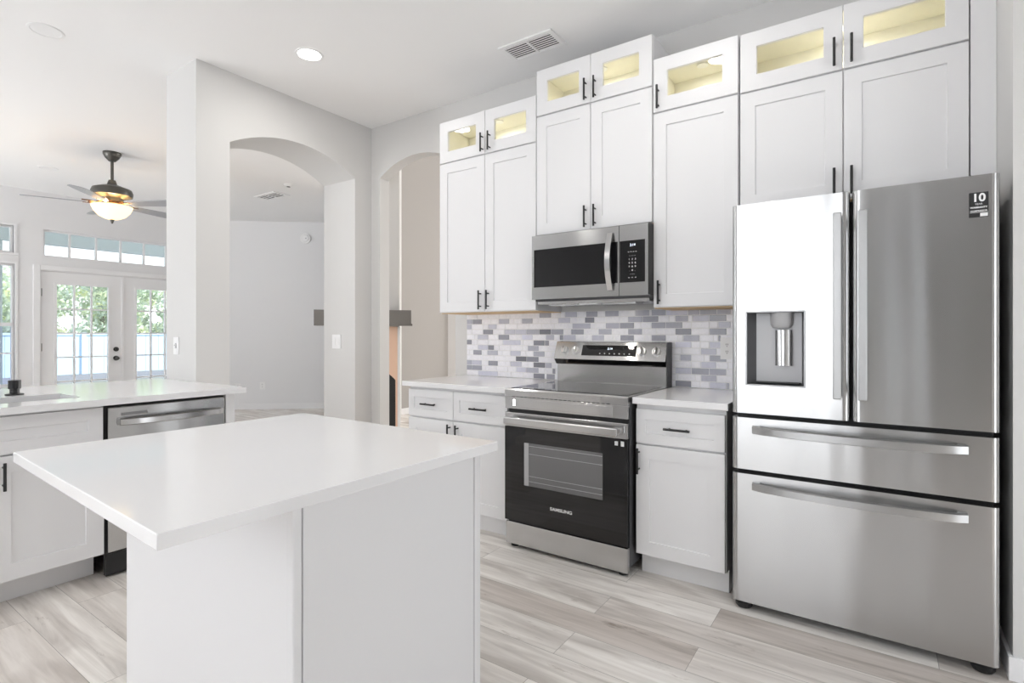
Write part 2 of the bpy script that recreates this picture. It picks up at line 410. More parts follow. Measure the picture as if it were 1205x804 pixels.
# arch wall between kitchen and family room
A2 = arch(-.724, .542, 2.577, 2.727)
b = MB().prism([(-1.49, 0), (-1.266, 0)] + A2 + [(-.182, 0), (.11, 0), (.11, ZC), (-1.49, ZC)], 'x', -2.37, -1.94)
struct('wall_left', b, 'wall')
# pantry side wall right of the fridge
struct('wall_right', MB().box(2.2, 3.3, -.645, .11, 0, ZC), 'wall')
b = MB(); holed(b, 'x', -6.6, 9.2, 0, 5.2, 3.3, 3.42, [(-2.3, -1.3, 0, 2.1)])  # unseen opening added to let fill light in from the side
struct('wall_side', b, 'wall')
# wall behind the camera: glazed opening, plus two openings added for light and reflection
b = MB(); holed(b, 'y', -7.3, 3.4, 0, ZC, -6.6, -6.5, [(-1.15, 1.45, 0, 2.98), (1.95, 2.29, 0, 2.7), (-6.8, -4.3, .3, 2.5)])
struct('wall_rear', b, 'rearwall')
# french door wall
XF = -7.13
holes = [(-.99, .85, 0, 2.06), (-.956, .83, 2.234, 2.588), (-3.05, -1.245, 2.245, 2.585), (-2.15, -1.235, .58, 2.105), (-3.06, -2.2, .58, 2.105)]
b = MB(); holed(b, 'x', -6.6, 4.2, 0, ZC, XF - .16, XF, holes)
struct('wall_far', b, 'farwall')
# diagonal wall
dA = Vector((-7.13, 1.117)); dd = Vector((.763, .646)); dn = Vector((-.646, .763))
def dpt(t, off): p = dA + dd * t + dn * off; return (p.x, p.y)
b = MB().prism([dpt(-.02, 0), dpt(4.1, 0), dpt(4.1, .15), dpt(-.02, .15)], 'z', 0, 5.2)
struct('wall_diagonal', b, 'farwall')
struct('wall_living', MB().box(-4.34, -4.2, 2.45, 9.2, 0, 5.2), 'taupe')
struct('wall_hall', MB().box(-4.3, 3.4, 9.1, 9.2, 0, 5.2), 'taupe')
# baseboards
struct('baseboard_right', MB().box(2.186, 2.2, -.6445, 0, 0, .085, .002).box(2.186, 3.3, -.66, -.645, 0, .085, .003), 'trim')
struct('baseboard_diagonal', MB().prism([dpt(0, -.015), dpt(4.05, -.015), dpt(4.05, 0), dpt(0, 0)], 'z', 0, .09), 'trim')
struct('baseboard_living', MB().box(-4.2, -4.185, 2.5, 9.1, 0, .09), 'trim')
struct('baseboard_far', MB().box(XF, XF + .015, -6.5, -1.06, 0, .09), 'trim')
# door casing
cs = MB()
for a, c in ((-1.06, -.99), (.85, .92)):
    cs.box(XF, XF + .02, a, c, 0, 2.12, .003)
cs.box(XF, XF + .02, -.989, .849, 2.06, 2.12, .003)
cs.box(XF - .16, XF, -.99, -.978, 0, 2.06).box(XF - .16, XF, .838, .85, 0, 2.06).box(XF - .16, XF, -.978, .838, 2.05, 2.06)
struct('trim_1', cs, 'trim')

def french_leaf(name, y0, y1, gy0, gy1, hinge_at, knob_y):
    xb, xf = XF - .06, XF - .018
    d = MB(); holed(d, 'x', y0, y1, .01, 2.048, xb, xf, [(gy0, gy1, .27, 1.885)])
    leaf = struct(name, d, 'trim')
    fr = MB()
    for a, c in ((gy0 - .028, gy0 + .004), (gy1 - .004, gy1 + .028)): fr.box(xf, xf + .01, a, c, .245, 1.91, .003)
    for a, c in ((.245, .274), (1.881, 1.91)): fr.box(xf, xf + .01, gy0, gy1, a, c, .003)
    w = (gy1 - gy0) / 3; h = (1.885 - .27) / 5
    for i in (1, 2): fr.box(xb + .008, xf + .004, gy0 + w * i - .009, gy0 + w * i + .009, .27, 1.885)
    for j in range(1, 5): fr.box(xb + .009, xf + .003, gy0, gy1, .27 + h * j - .009, .27 + h * j + .009)
    fr.build('muntin_frame', 'trim', leaf)
    MB().box(xb + .018, xb + .022, gy0, gy1, .27, 1.885).build('glass_pane', 'glass', leaf)
    if hinge_at is not None:
        for z in (1.77, 1.055, .3): MB().box(xf, xf + .012, hinge_at - .012, hinge_at + .012, z - .05, z + .05, .002).rod((xf + .012, hinge_at, z - .05), (xf + .012, hinge_at, z + .05), .006).build('hinge', 'steel_dark', leaf)
    if knob_y is not None:
        MB().rod((xf, knob_y, 1.012), (xf + .016, knob_y, 1.012), .032, 20).rod((xf + .016, knob_y, 1.012), (xf + .026, knob_y, 1.012), .016, 16).build('deadbolt', 'black', leaf)
        MB().rod((xf, knob_y, .885), (xf + .012, knob_y, .885), .034, 20).rod((xf + .012, knob_y, .885), (xf + .04, knob_y, .885), .014, 16).rod((xf + .04, knob_y, .885), (xf + .065, knob_y, .885), .028, 20, .024).build('door_knob', 'black', leaf)
    return leaf
l1 = french_leaf('door_1', -.976, -.071, -.817, -.241, -.978, -.15)
l2 = french_leaf('door_2', -.063, .836, .104, .68, None, None)
MB().box(XF - .018, XF - .006, -.085, -.049, .01, 2.048, .003).build('astragal', 'trim', l1)

def window(name, y0, y1, z0, z1, vm, hm, glassmat='glass', rail=None, lower=None, case=.0):
    xb, xf = XF - .09, XF - .03
    f = MB(); t = .022
    f.box(xb, xf, y0, y0 + t, z0, z1).box(xb, xf, y1 - t, y1, z0, z1).box(xb, xf, y0 + t, y1 - t, z0, z0 + t).box(xb, xf, y0 + t, y1 - t, z1 - t, z1)
    for v in vm: f.box(xb + .01, xf - .01, v - .011, v + .011, z0 + t, z1 - t)
    for h in hm: f.box(xb + .012, xf - .012, y0 + t, y1 - t, h - .01, h + .01)
    if rail: f.box(xb + .004, xf + .006, y0 + t, y1 - t, rail - .022, rail + .022)
    win = struct(name, f, 'trim')
    if rail:
        MB().box(xb + .028, xb + .032, y0 + t, y1 - t, rail, z1 - t).build('glass_pane', glassmat, win)
        MB().box(xb + .028, xb + .032, y0 + t, y1 - t, z0 + t, rail).build('glass_pane', lower, win)
    else:
        MB().box(xb + .028, xb + .032, y0 + t, y1 - t, z0 + t, z1 - t).build('glass_pane', glassmat, win)
    if case:
        MB().box(XF - .03, XF + .012, y1, y1 + case, z0 - case, z1 + case, .003).box(XF - .03, XF + .012, y0, y1, z1, z1 + case, .003).build('casing', 'trim', win)
        MB().box(XF - .03, XF + .03, y0 - .02, y1 + case + .01, z0 - .03, z0, .003).build('sill', 'trim', win)
    return win
window('window_1', -.956, .83, 2.234, 2.588, [-.67, -.373, -.082, .213, .51], [])
window('window_2', -3.05, -1.245, 2.245, 2.585, [-2.75, -2.45, -2.15, -1.85, -1.55], [], case=.03)
window('window_3', -2.15, -1.235, .58, 2.105, [-1.69], [.987], rail=1.35, lower='screen', case=.03)
window('window_4', -3.06, -2.2, .58, 2.105, [], [.987], rail=1.35, lower='screen')
# frames in the rear openings
rf = MB()
for x in (-1.13, -.6, -.06, .34, .75, 1.0, 1.43): rf.box(x - .035, x + .035, -6.58, -6.50, 0, 2.98)
rf.box(-1.15, 1.45, -6.58, -6.52, 2.92, 2.98).box(-1.15, 1.45, -6.58, -6.52, 0, .08)
struct('window_5', rf, 'trim')
rf = MB()
for x in (-6.77, -5.55, -4.33): rf.box(x - .03, x + .03, -6.58, -6.52, .3, 2.5)
rf.box(-6.8, -4.3, -6.58, -6.52, 2.44, 2.5).box(-6.8, -4.3, -6.58, -6.52, .3, .36)
struct('added_window_6', rf, 'trim')  # unseen window, placed and sized for the light it lets in
rf = MB().box(1.95, 1.99, -6.58, -6.49, 0, 2.7).box(2.25, 2.29, -6.58, -6.49, 0, 2.7).box(1.99, 2.25, -6.58, -6.49, 2.66, 2.7).box(1.99, 2.25, -6.58, -6.49, 0, .04)
w7 = struct('added_window_7', rf, 'trim')  # unseen slot added to make a lighter band in the fridge reflection
MB().box(1.99, 2.25, -6.56, -6.555, .04, 2.66).build('glass_pane', 'tinted', w7)

# sheer cloth added unseen behind the door frames to soften and stripe reflected light
cu = thing('diffuser_curtain', 'added white sheer curtain softening the light, outside the glazed door frames behind the camera', 'curtain', (.15, -6.63, 0))
t_ = bmesh.new(); pv = None; rnd = random.Random(5); x = -1.15; ph = 0
while x < 1.46:
    y = -6.63 + .02 * math.sin(ph); ph += rnd.uniform(.5, 1.0)
    q = (t_.verts.new((x, y, .02)), t_.verts.new((x, y, 2.95)))
    if pv: t_.faces.new((pv[0], q[0], q[1], pv[1]))
    pv = q; x += .018
b = MB(); b._merge(t_); b.build('cloth', 'sheer', cu, True)
MB().rod((-1.14, -6.63, 2.965), (1.44, -6.63, 2.965), .010).build('curtain_rod', 'black', cu)

# ------------------------------------------------------------------ outside
o = struct('patio_ground', MB().box(-40, XF - .16, -16, 24, -.12, -.05), 'patio')
fn = thing('vinyl_fence', 'pale blue white vinyl panel fence below the trees beyond the french doors', 'fence', (-19, 2, -.05))
fb = MB()
for i in range(60):
    y = -10 + i * .4; fb.box(-19.02, -19, y + .004, y + .396, -.05, 1.2)
fb.build('fence_panel', 'fence', fn)
MB().box(-19.04, -18.98, -10, 14, 1.18, 1.25).build('top_rail', 'fence', fn)
for i in range(10): MB().box(-19.06, -18.95, -10 + i * 2.6, -9.88 + i * 2.6, -.05, 1.27).build('post', 'fence', fn)
def tree(x, y, h, r, label, seed):
    rnd = random.Random(seed); t = thing('tree', label, 'tree', (x, y, -.05), group='trees beyond the fence')
    MB().rod((x, y, -.05), (x, y, h * .6), .12, 10, .06).build('trunk', 'bark', t)
    b = MB(); cl = [(x + rnd.uniform(-r, r) * .8, y + rnd.uniform(-r, r) * .8, .9 + rnd.random() * (h - 1.1)) for _ in range(26)]
    for i in range(5200):
        c = rnd.choice(cl); v = Vector((rnd.gauss(0, 1), rnd.gauss(0, 1), rnd.gauss(0, 1))).normalized() * r * .42 * rnd.random() ** .4
        p = Vector(c) + v; u = Vector((rnd.gauss(0, 1), rnd.gauss(0, 1), rnd.gauss(0, 1))).normalized(); w = u.orthogonal().normalized(); s = rnd.uniform(.05, .11)
        vs = [b.bm.verts.new(p + q) for q in (u * s, w * s * .5, -u * s, -w * s * .5)]
        b.bm.faces.new(vs)
    b.n = 0; b._done(); b.build('foliage', 'leaf', t)
tree(-21.6, 1.0, 3.2, 1.1, 'sunlit green tree seen past the porch pillar, leftmost of the trees beyond the fence', 1)
tree(-24.9, 3.0, 3.6, 1.25, 'sunlit tree behind the left column of panes of the left french door', 2)
tree(-21.6, 4.4, 3.3, 1.1, 'sunlit tree behind the middle and right panes of the left french door', 3)
tree(-24.9, 6.4, 3.5, 1.25, 'leafy tree between the two french doors, partly behind their meeting stiles', 4)
tree(-21.6, 7.3, 3.2, 1.1, 'yellow green tree seen through the narrow panes of the right french door', 5)
# covered porch
struct('trim_2', MB().box(-9.1, XF - .17, -3.4, 5, 2.84, 2.94), 'soffit')
struct('trim_3', MB().box(-9.3, -9.1, -3.4, 5, 2.66, 2.94), 'soffit')
pp = thing('porch_pillar', 'square grey green stucco porch pillar outside the tall window at the left edge', 'pillar', (-9.2, -1.9, -.05))
MB().box(-9.3, -9.1, -3.0, -.93, -.05, 2.658, .01).build('shaft', 'stucco', pp)
MB().box(-9.33, -9.07, -3.03, -.90, -.05, .12, .01).build('plinth', 'stucco', pp)

# ------------------------------------------------------------------ cabinets
def bar_v(x, z0, z1, yf, parent):
    b = MB().rod((x, yf - .03, z0), (x, yf - .03, z1), .006, 14)
    for z in (z0 + .022, z1 - .022): b.rod((x, yf - .03, z), (x, yf, z), .0045, 10)
    return b.build('bar_handle', 'black', parent, True)
def bar_h(x0, x1, z, yf, parent):
    b = MB().rod((x0, yf - .03, z), (x1, yf - .03, z), .006, 14)
    for x in (x0 + .022, x1 - .022): b.rod((x, yf - .03, z), (x, yf, z), .0045, 10)
    return b.build('bar_handle', 'black', parent, True)
YU = -.33
def wall_cab(label, x0, x1, z0, z1, doors, handles):
    t = thing('wall_cabinet', label, 'cabinet', ((x0 + x1) / 2, 0, z0), group='tall upper cabinets along the range wall')
    b = MB().box(x0, x1, YU + .02, -.002, z0, z1); b.build('body', 'cab', t)
    MB().box(x0 + .002, x1 - .002, YU + .022, -.004, z0 - .005, z0 - .0005).build('underside', 'rawwood', t)
    for (a, c), h in zip(doors, handles):
        d = MB().shaker(a, c, z0 + .003, z1 - .004, YU).build('door', 'cab', t)
        bar_v(h[0], h[1], h[2], YU, d)
    return t
def glass_cab(label, x0, x1, z0, z1, doors, handles):
    t = thing('display_cabinet', label, 'cabinet', ((x0 + x1) / 2, 0, z0), group='small glass front cabinets above the tall ones')
    y0 = YU + .02; th = .016
    b = MB().box(x0, x0 + th, y0, -.002, z0, z1).box(x1 - th, x1, y0, -.002, z0, z1)
    b.box(x0 + th, x1 - th, y0, -.002, z0, z0 + th).box(x0 + th, x1 - th, y0, -.002, z1 - th, z1).build('body', 'cab', t)
    e = .0008
    i = MB().box(x0 + th + e, x1 - th - e, -.012, -.004, z0 + th + e, z1 - th - e)
    i.box(x0 + th + e, x0 + th + .004, y0 + .004, -.013, z0 + th + e, z1 - th - e).box(x1 - th - .004, x1 - th - e, y0 + .004, -.013, z0 + th + e, z1 - th - e)
    i.box(x0 + th + .005, x1 - th - .005, y0 + .004, -.013, z0 + th + e, z0 + th + .004).box(x0 + th + .005, x1 - th - .005, y0 + .004, -.013, z1 - th - .004, z1 - th - e)
    i.build('interior_lining', 'maple', t)
    xm = (x0 + x1) / 2
    MB().rod((xm, -.16, z1 - th - .013), (xm, -.16, z1 - th - .0045), .030, 20).build('added_puck', 'white_plastic', t)
    d = bpy.data.lights.new('cabinet_fill', 'AREA'); d.shape = 'DISK'; d.size = .05; d.energy = .50 * (x1 - x0) / .8; d.color = (1, .97, .90)  # unseen lamp added to brighten the cabinet interior
    o = bpy.data.objects.new('cabinet_fill_glow', d); C.objects.link(o); o.parent = t; o.location = Vector((xm, -.16, z1 - th - .0145)) - ORG[t.name]
    for (a, c), h in zip(doors, handles):
        d = MB().shaker(a, c, z0 + .004, z1 - .003, YU, st=.075, glass=True).build('door', 'cab', t)
        MB().box(a + .07, c - .07, YU + .010, YU + .014, z0 + .07, z1 - .07).build('glass_pane', 'cabglass', d)
        bar_v(h[0], h[1], h[2], YU, d)
    return t
g = .002
wall_cab('tall white two-door upper cabinet beside the narrow arch, left of the microwave', -.826, -.001, 1.384, 2.460, [(-.824, -.4155), (-.4115, -.003)], [(-.447, 1.40, 1.53), (-.380, 1.40, 1.53)])
wall_cab('short white two-door upper cabinet directly above the microwave', .001, .762, 1.858, 2.616, [(.003, .380), (.384, .760)], [(.352, 1.872, 2.0), (.414, 1.872, 2.0)])
wall_cab('tall white single-door upper cabinet between microwave and fridge', .766, 1.214, 1.380, 2.460, [(.769, 1.211)], [(.803, 1.397, 1.528)])
wall_cab('wide white two-door upper cabinet over the fridge', 1.219, 2.115, 1.86, 2.454, [(1.222, 1.666), (1.670, 2.113)], [(1.634, 1.872, 2.0), (1.702, 1.872, 2.0)])
glass_cab('two-door glass front top cabinet beside the narrow arch, a lamp reflected in one pane', -.826, -.001, 2.461, 2.761, [(-.824, -.4155), (-.4115, -.003)], [(-.430, 2.474, 2.601), (-.368, 2.474, 2.601)])
glass_cab('highest glass front top cabinet, standing above the microwave column', .001, .762, 2.618, 2.911, [(.003, .380), (.384, .760)], [(.352, 2.632, 2.760), (.414, 2.632, 2.760)])
glass_cab('single-door glass front top cabinet with its handle at the left edge', .766, 1.214, 2.462, 2.764, [(.769, 1.211)], [(.797, 2.476, 2.604)])
glass_cab('widest glass front top cabinet, over the fridge', 1.219, 2.115, 2.456, 2.757, [(1.222, 1.666), (1.670, 2.113)], [(1.634, 2.472, 2.601), (1.702, 2.472, 2.601)])
o = MB().box(2.118, 2.199, YU + .004, -.002, 1.86, ZC - .002).build('filler_panel', 'cab'); o['label'] = 'plain white filler panel between the fridge cabinet and the right wall'; o['category'] = 'panel'

def base_cab(t, x0, x1, yf, drawers, doors, ydepth=-.003, toe=.075, ztop=.882):
    """carcass behind door plane yf (facing -Y)"""
    MB().box(x0, x1, yf + .02, ydepth, .115, ztop).build('body', 'cab', t)
    MB().box(x0 + .005, x1 - .002, yf + .02 + toe, ydepth - .002, 0.001, .115).build('toe_kick', 'cab', t)
t = thing('base_cabinet', 'white base cabinet with two drawers over two doors, left of the range', 'cabinet', (-.42, -.3, 0), group='white shaker base cabinets')
base_cab(t, -.838, -.012, -.63, None, None, toe=.05)
for (a, c), h in (((-.835, -.441), (-.70, -.575)), ((-.437, -.015), (-.285, -.155))):
    d = MB().shaker(a, c, .682, .862, -.63, st=.05).build('drawer', 'cab', t); bar_h(h[0], h[1], .770, -.63, d)
for (a, c), hx in (((-.835, -.441), -.463), ((-.437, -.015), -.397)):
    d = MB().shaker(a, c, .120, .672, -.63, st=.068).build('door', 'cab', t); bar_v(hx, .528, .656, -.63, d)
t = thing('base_cabinet', 'narrow white base cabinet between range and fridge, one drawer over one door', 'cabinet', (1, -.3, 0), group='white shaker base cabinets')
base_cab(t, .782, 1.219, -.63, None, None, toe=.06)
d = MB().shaker(.785, 1.216, .682, .855, -.63, st=.05).build('drawer', 'cab', t); bar_h(.935, 1.062, .768, -.63, d)
d = MB().shaker(.785, 1.216, .120, .672, -.63, st=.068).build('door', 'cab', t); bar_v(.802, .529, .658, -.63, d)

def top(name, label, x0, x1, y0, y1, z1=.914, th=.032, grp=None):
    o = MB().box(x0, x1, y0, y1, z1 - th, z1, .002).build(name, 'quartz'); o['label'] = label; o['category'] = 'countertop'
    return o
top('countertop', 'white quartz worktop left of the range, ending at the arch', -.868, -.003, -.66, -.001)
top('countertop', 'short white quartz worktop between range and fridge', .776, 1.236, -.66, -.001)

# ------------------------------------------------------------------ backsplash
def backsplash():
    x0, x1, z0, z1 = -.836, 1.252, .915, 1.384
    rows = 12; rh = (z1 - z0) / rows; pitch = .104
    # darker tiles read off the photo: (row from top, x start, x end, darkness)
    f = FPX; C0 = (1.8093, -3.2348, 1.2371)
    def back(px, py):
        r = (px - 602.5) / f; u = -(py - 402 + 9.62) / f; s, c = math.sin(YAW), math.cos(YAW)
        dx, dy = r * c - s, r * s + c; t = -C0[1] / dy
        return C0[0] + dx * t, C0[2] + u * t
    L = [(188, 150, 190, .35), (188, 190, 268, .6), (172, 745, 845, .5), (168, 960, 1060, .35), (225, 150, 228, .5), (228, 320, 390, .3), (222, 408, 495, .4), (220, 600, 690, .4),
         (212, 903, 1005, .3), (212, 1125, 1205, .6), (268, 150, 183, .4), (268, 277, 360, .65), (268, 455, 545, .35), (268, 545, 640, .25), (268, 645, 745, .4), (268, 750, 843, .7), (266, 855, 948, .4), (258, 1020, 1175, .3),
         (312, 232, 320, .3), (312, 405, 495, .6), (312, 600, 690, .2), (312, 800, 870, .35), (308, 1010, 1118, .5), (353, 150, 183, .6), (353, 445, 590, .15), (353, 645, 740, .4), (353, 915, 945, .6), (353, 950, 1050, .3),
         (398, 235, 318, .25), (398, 318, 368, .6), (398, 443, 590, .2), (398, 697, 790, .65), (398, 800, 827, .6), (440, 195, 265, .5), (440, 650, 740, .45), (480, 232, 312, .65), (480, 312, 400, .4), (480, 505, 590, .25), (487, 697, 790, .4),
         (522, 150, 183, .4), (522, 190, 265, .3), (530, 550, 640, .75), (533, 640, 740, .6), (568, 320, 400, .55), (575, 505, 600, .25), (578, 697, 795, .7), (578, 800, 850, .35),
         (603, 150, 183, .5), (603, 190, 268, .5), (620, 555, 635, .2), (624, 645, 740, .4), (628, 855, 880, .5), (648, 235, 400, .2), (668, 697, 790, .65), (672, 805, 875, .5)]
    R_ = [(102, 0, 92, .45), (102, 210, 320, .45), (145, 150, 260, .4), (145, 388, 500, .4), (145, 515, 630, .4), (143, 640, 800, .2), (135, 800, 895, .4), (130, 905, 1030, .4), (128, 1040, 1140, .4),
          (198, 0, 92, .6), (190, 330, 445, .35), (190, 450, 570, .5), (188, 703, 805, .4), (185, 838, 970, .3), (183, 972, 1105, .5), (240, 155, 265, .4), (240, 270, 380, .45), (240, 515, 625, .4), (238, 637, 760, .4), (235, 1040, 1140, .3),
          (288, 98, 205, .4), (288, 330, 443, .45), (287, 703, 830, .6), (285, 972, 1107, .55), (333, 45, 145, .3), (335, 270, 380, .5), (337, 515, 630, .5), (337, 765, 895, .35), (337, 1040, 1062, .6), (388, 700, 830, .1), (388, 972, 1062, .3), (440, 903, 1030, .3),
          (492, 740, 830, .4), (494, 972, 1107, .5), (542, 905, 1025, .25), (592, 703, 830, .2), (594, 838, 970, .5), (597, 970, 1105, .4), (645, 905, 1030, .35), (690, 703, 830, .6), (697, 972, 1105, .2), (702, 1110, 1130, .5)]
    spots = {}
    for lst, ox, oy, s in ((L, 530, 350, 7.088), (R_, 690, 350, 6.694)):
        for y, a, c, k in lst:
            xa, z = back(ox + a / s, oy + y / s); xb, _ = back(ox + c / s, oy + y / s)
            row = int((z1 - z) / rh); row = min(max(row, 0), rows - 1)
            spots.setdefault(row, []).append((xa, xb, k))
    bm = bmesh.new(); cl = bm.loops.layers.float_color.new('tile'); gt = .0016
    rnd = random.Random(3)
    def tile(xa, xb, r, col):
        xa = max(xa, x0); xb = min(xb, x1)
        if xb - xa < .012: return
        za = z1 - (r + 1) * rh + gt; zb = z1 - r * rh - gt; xa += gt; xb -= gt; y = -.008; e = .001
        v = [bm.verts.new(p) for p in ((xa, -.003, za), (xb, -.003, za), (xb, -.003, zb), (xa, -.003, zb), (xa + e, y, za + e), (xb - e, y, za + e), (xb - e, y, zb - e), (xa + e, y, zb - e))]
        fs = [bm.faces.new((v[4], v[5], v[6], v[7]))] + [bm.faces.new((v[i], v[(i + 1) % 4], v[4 + (i + 1) % 4], v[4 + i])) for i in range(4)]
        for f_ in fs:
            for lp in f_.loops: lp[cl] = (*col, 1)
    for r in range(rows):
        cur = x0; ds = sorted(spots.get(r, [])); off = (r * .5 + .23 * (r % 3)) * pitch
        def fill(a, c):
            xs = [a]; k = math.floor((a - x0 + off) / pitch) + 1
            while x0 - off + k * pitch < c - .02:
                q = x0 - off + k * pitch
                if q > a + .02: xs.append(q)
                k += 1
            xs.append(c)
            for p, q in zip(xs, xs[1:]):
                w = rnd.uniform(.92, .97); tile(p, q, r, (w * .985, w * .985, w * 1.03))
        for a, c, k in ds:
            if a < cur - .03: continue
            a = max(a, cur)
            if a > cur + .012: fill(cur, a)
            else: a = cur
            w = .90 * (1 - k) ** 1.2 + .03
            w *= rnd.uniform(.92, 1.08)
            tile(a, c, r, (w * .94, w * .95, w * 1.09)); cur = max(cur, c)
        if cur < x1 - .01: fill(cur, x1)
    me = bpy.data.meshes.new('backsplash'); bmesh.ops.recalc_face_normals(bm, faces=bm.faces); bm.to_mesh(me); bm.free(); me.materials.append(M['tile'])
    t = thing('backsplash', 'mosaic backsplash of white and grey marble brick tiles behind the range', 'backsplash', (0.2, -.002, .915))
    o = bpy.data.objects.new('tiles', me); C.objects.link(o); o.parent = t; o.location = (-.2, .002, -.915)
    MB().box(x0, x1, -.005, -.001, z0 - .0, z1).build('grout', 'white_plastic', t)
backsplash()

# ------------------------------------------------------------------ range
rg = thing('electric_range', 'freestanding stainless steel electric range with black glass oven door', 'range', (.387, -.35, 0))
X0, X1 = .010, .765
MB().box(X0 + .004, X1 - .004, -.655, -.03, .045, .895).build('body', 'darkgrey', rg)
b = MB().prism([(-.69, .874), (-.69, .910), (-.682, .918), (-.05, .918), (-.05, .896), (-.66, .896), (-.66, .874)], 'x', X0, X1)
ct = b.build('cooktop_frame', 'steel', rg)
MB().box(X0 + .022, X1 - .022, -.655, -.115, .9181, .9205, .001).build('cooktop_glass', 'cooktop', rg)
fp = MB().box(X0, X1, -.688, -.66, .803, .873, .002).build('front_panel', 'steel', rg)
MB().box(X0 + .05, X1 - .085, -.6895, -.688, .815, .862, .0008).build('panel_inset', 'steel_bright', rg)
MB().box(X0 + .058, X0 + .07, -.6905, -.6894, .822, .856).build('indicator_lamp', 'lamp', fp)
sl = MB()
for i in range(22): sl.box(X0 + .05 + i * .028, X0 + .07 + i * .028, -.6905, -.6899, .8735, .8765)
sl.build('vent_slots', 'slot', rg)
MB().box(X0 + .01, X1 - .01, -.66, -.655, .14, .80).build('door_gap', 'blackplastic', rg)
# oven door
od = MB(); holed(od, 'y', X0, X1 - .002, .160, .700, -.69, -.665, [(.140, .628, .372, .617)])
od = od.build('oven_door', 'blackglass', rg)
MB().box(X0, X1 - .002, -.690, -.664, .702, .782, .003).build('door_top_band', 'steel', od)
b = MB().box(X0 + .03, X1 - .035, -.752, -.728, .722, .763, .006)
b.box(X0 + .035, X0 + .075, -.73, -.69, .728, .757, .004).box(X1 - .08, X1 - .04, -.73, -.69, .728, .757, .004)
b.build('oven_handle', 'steel_bright', od)
MB().box(.141, .627, -.687, -.683, .373, .616).build('oven_window', 'ovenpane', od)
b = MB().box(.142, .172, -.6885, -.6872, .374, .615, .0004)
for z in (.40, .43, .555, .60): b.rod((.175, -.6876, z), (.624, -.6876, z), .0016, 6)
b.build('rack', 'grey_plastic', od)
b = MB().box(.728, .745, -.6912, -.6902, .665, .690).box(.695, .712, -.6912, -.6902, .667, .688); b.build('door_label', 'white_plastic', od)
text('logo_lettering', 'SAMSUNG', .024, (.382, -.6906, .272), od, sx=1.25, off=.0006)
MB().box(X0 + .004, X1 - .004, -.685, -.655, .024, .150, .003).build('storage_drawer', 'steel', rg)
for x, y in ((.05, -.64), (.72, -.64), (.05, -.10), (.72, -.10)):
    MB().rod((x, y, .001), (x, y, .012), .024, 18).rod((x, y, .012), (x, y, .046), .012, 12).build('foot', 'black', rg)
# backguard
BX0, BX1 = .004, .762
MB().box(BX0 + .006, BX1 - .006, -.075, -.012, .897, 1.037, .002).build('backguard', 'steel', rg)
MB().prism([(-.085, 1.034), (-.112, 1.068), (-.012, 1.080), (-.012, 1.034)], 'x', BX0 + .003, BX1 - .003).build('backguard_vent', 'blackglass', rg)
b = MB().prism([(-.118, 1.067), (-.070, 1.182), (-.014, 1.186), (-.014, 1.067)], 'x', BX0, BX1, .003); cp = b.build('control_panel', 'steel', rg)
MB().box(BX1 + .001, BX1 + .008, -.10, -.012, .90, 1.183, .002).build('side_trim', 'darkgrey', rg)
sl_n = Vector((0, -(1.182 - 1.067), .048)).normalized() if False else Vector((0, -.923, .385)).normalized()
def slope(x, z, off=0.0):
    y = -.118 + (z - 1.067) / .115 * .048
    return Vector((x, y, z)) + sl_n * off
ang = math.atan2(.048, .115)
b = MB(); a_ = [slope(.205, 1.094, .0012), slope(.575, 1.094, .0012), slope(.575, 1.160, .0012), slope(.205, 1.160, .0012)]
b.face(a_); q = [p - sl_n * .003 for p in a_]; b.face(q[::-1])
for i in range(4): b.face([a_[i], q[i], q[(i + 1) % 4], a_[(i + 1) % 4]])
dp = b.build('display', 'blackglass', cp)
text('display_digits', '2:14', .02, slope(.40, 1.138, .002), dp, 'led', rot=(PI / 2 - ang, 0, 0))
for i in range(7): MB().rod(slope(.335 + i * .033, 1.108, .0012), slope(.335 + i * .033, 1.108, .0022), .0045, 8).build('touch_key', 'grey_plastic', dp)
for x in (.077, .158, .612, .702):
    k = MB().rod(slope(x, 1.125), slope(x, 1.125, .012), .027, 24, .025)
    k.rod(slope(x, 1.105, .020), slope(x, 1.145, .020), .0085, 12)
    kk = k.build('control_knob', 'chrome', rg, True)
    MB().rod(slope(x, 1.128, .0285), slope(x, 1.144, .0285), .0022, 8).build('pointer', 'black', kk)

# ------------------------------------------------------------------ microwave
mw = thing('microwave', 'stainless steel over-the-range microwave with black glass door and keypad', 'microwave', (.385, -.2, 1.44))
MX0, MX1 = .018, .767; MY = -.41
MB().box(MX0 + .004, MX1 - .003, -.375, -.003, 1.435, 1.852, .003).build('body', 'darkgrey', mw)
md = MB(); holed(md, 'y', MX0, .597, 1.447, 1.842, MY, -.38, [(.033, .590, 1.521, 1.754)])
md = md.build('door', 'steel_mw', mw)
MB().box(.033, .590, MY + .001, MY + .006, 1.521, 1.754).build('window', 'blackglass', md)
hp = [(.548, MY - .002 - .040 * math.sin(PI * i / 12), 1.482 + i * (1.806 - 1.482) / 12) for i in range(13)]
b = MB()
for (x, y, z), (x2, y2, z2) in zip(hp, hp[1:]):
    t_ = bmesh.new(); vs = [t_.verts.new(p) for p in ((x - .016, y - .012, z), (x + .016, y - .012, z), (x + .016, y, z), (x - .016, y, z), (x - .016, y2 - .012, z2), (x + .016, y2 - .012, z2), (x + .016, y2, z2), (x - .016, y2, z2))]
    for q in ((0, 1, 5, 4), (1, 2, 6, 5), (2, 3, 7, 6), (3, 0, 4, 7)): t_.faces.new([vs[i] for i in q])
    b._merge(t_)
bmesh.ops.remove_doubles(b.bm, verts=b.bm.verts, dist=.0005); b.n = len(b.bm.faces)
bmesh.ops.recalc_face_normals(b.bm, faces=b.bm.faces)
b.build('door_handle', 'steel_bright', md, True)
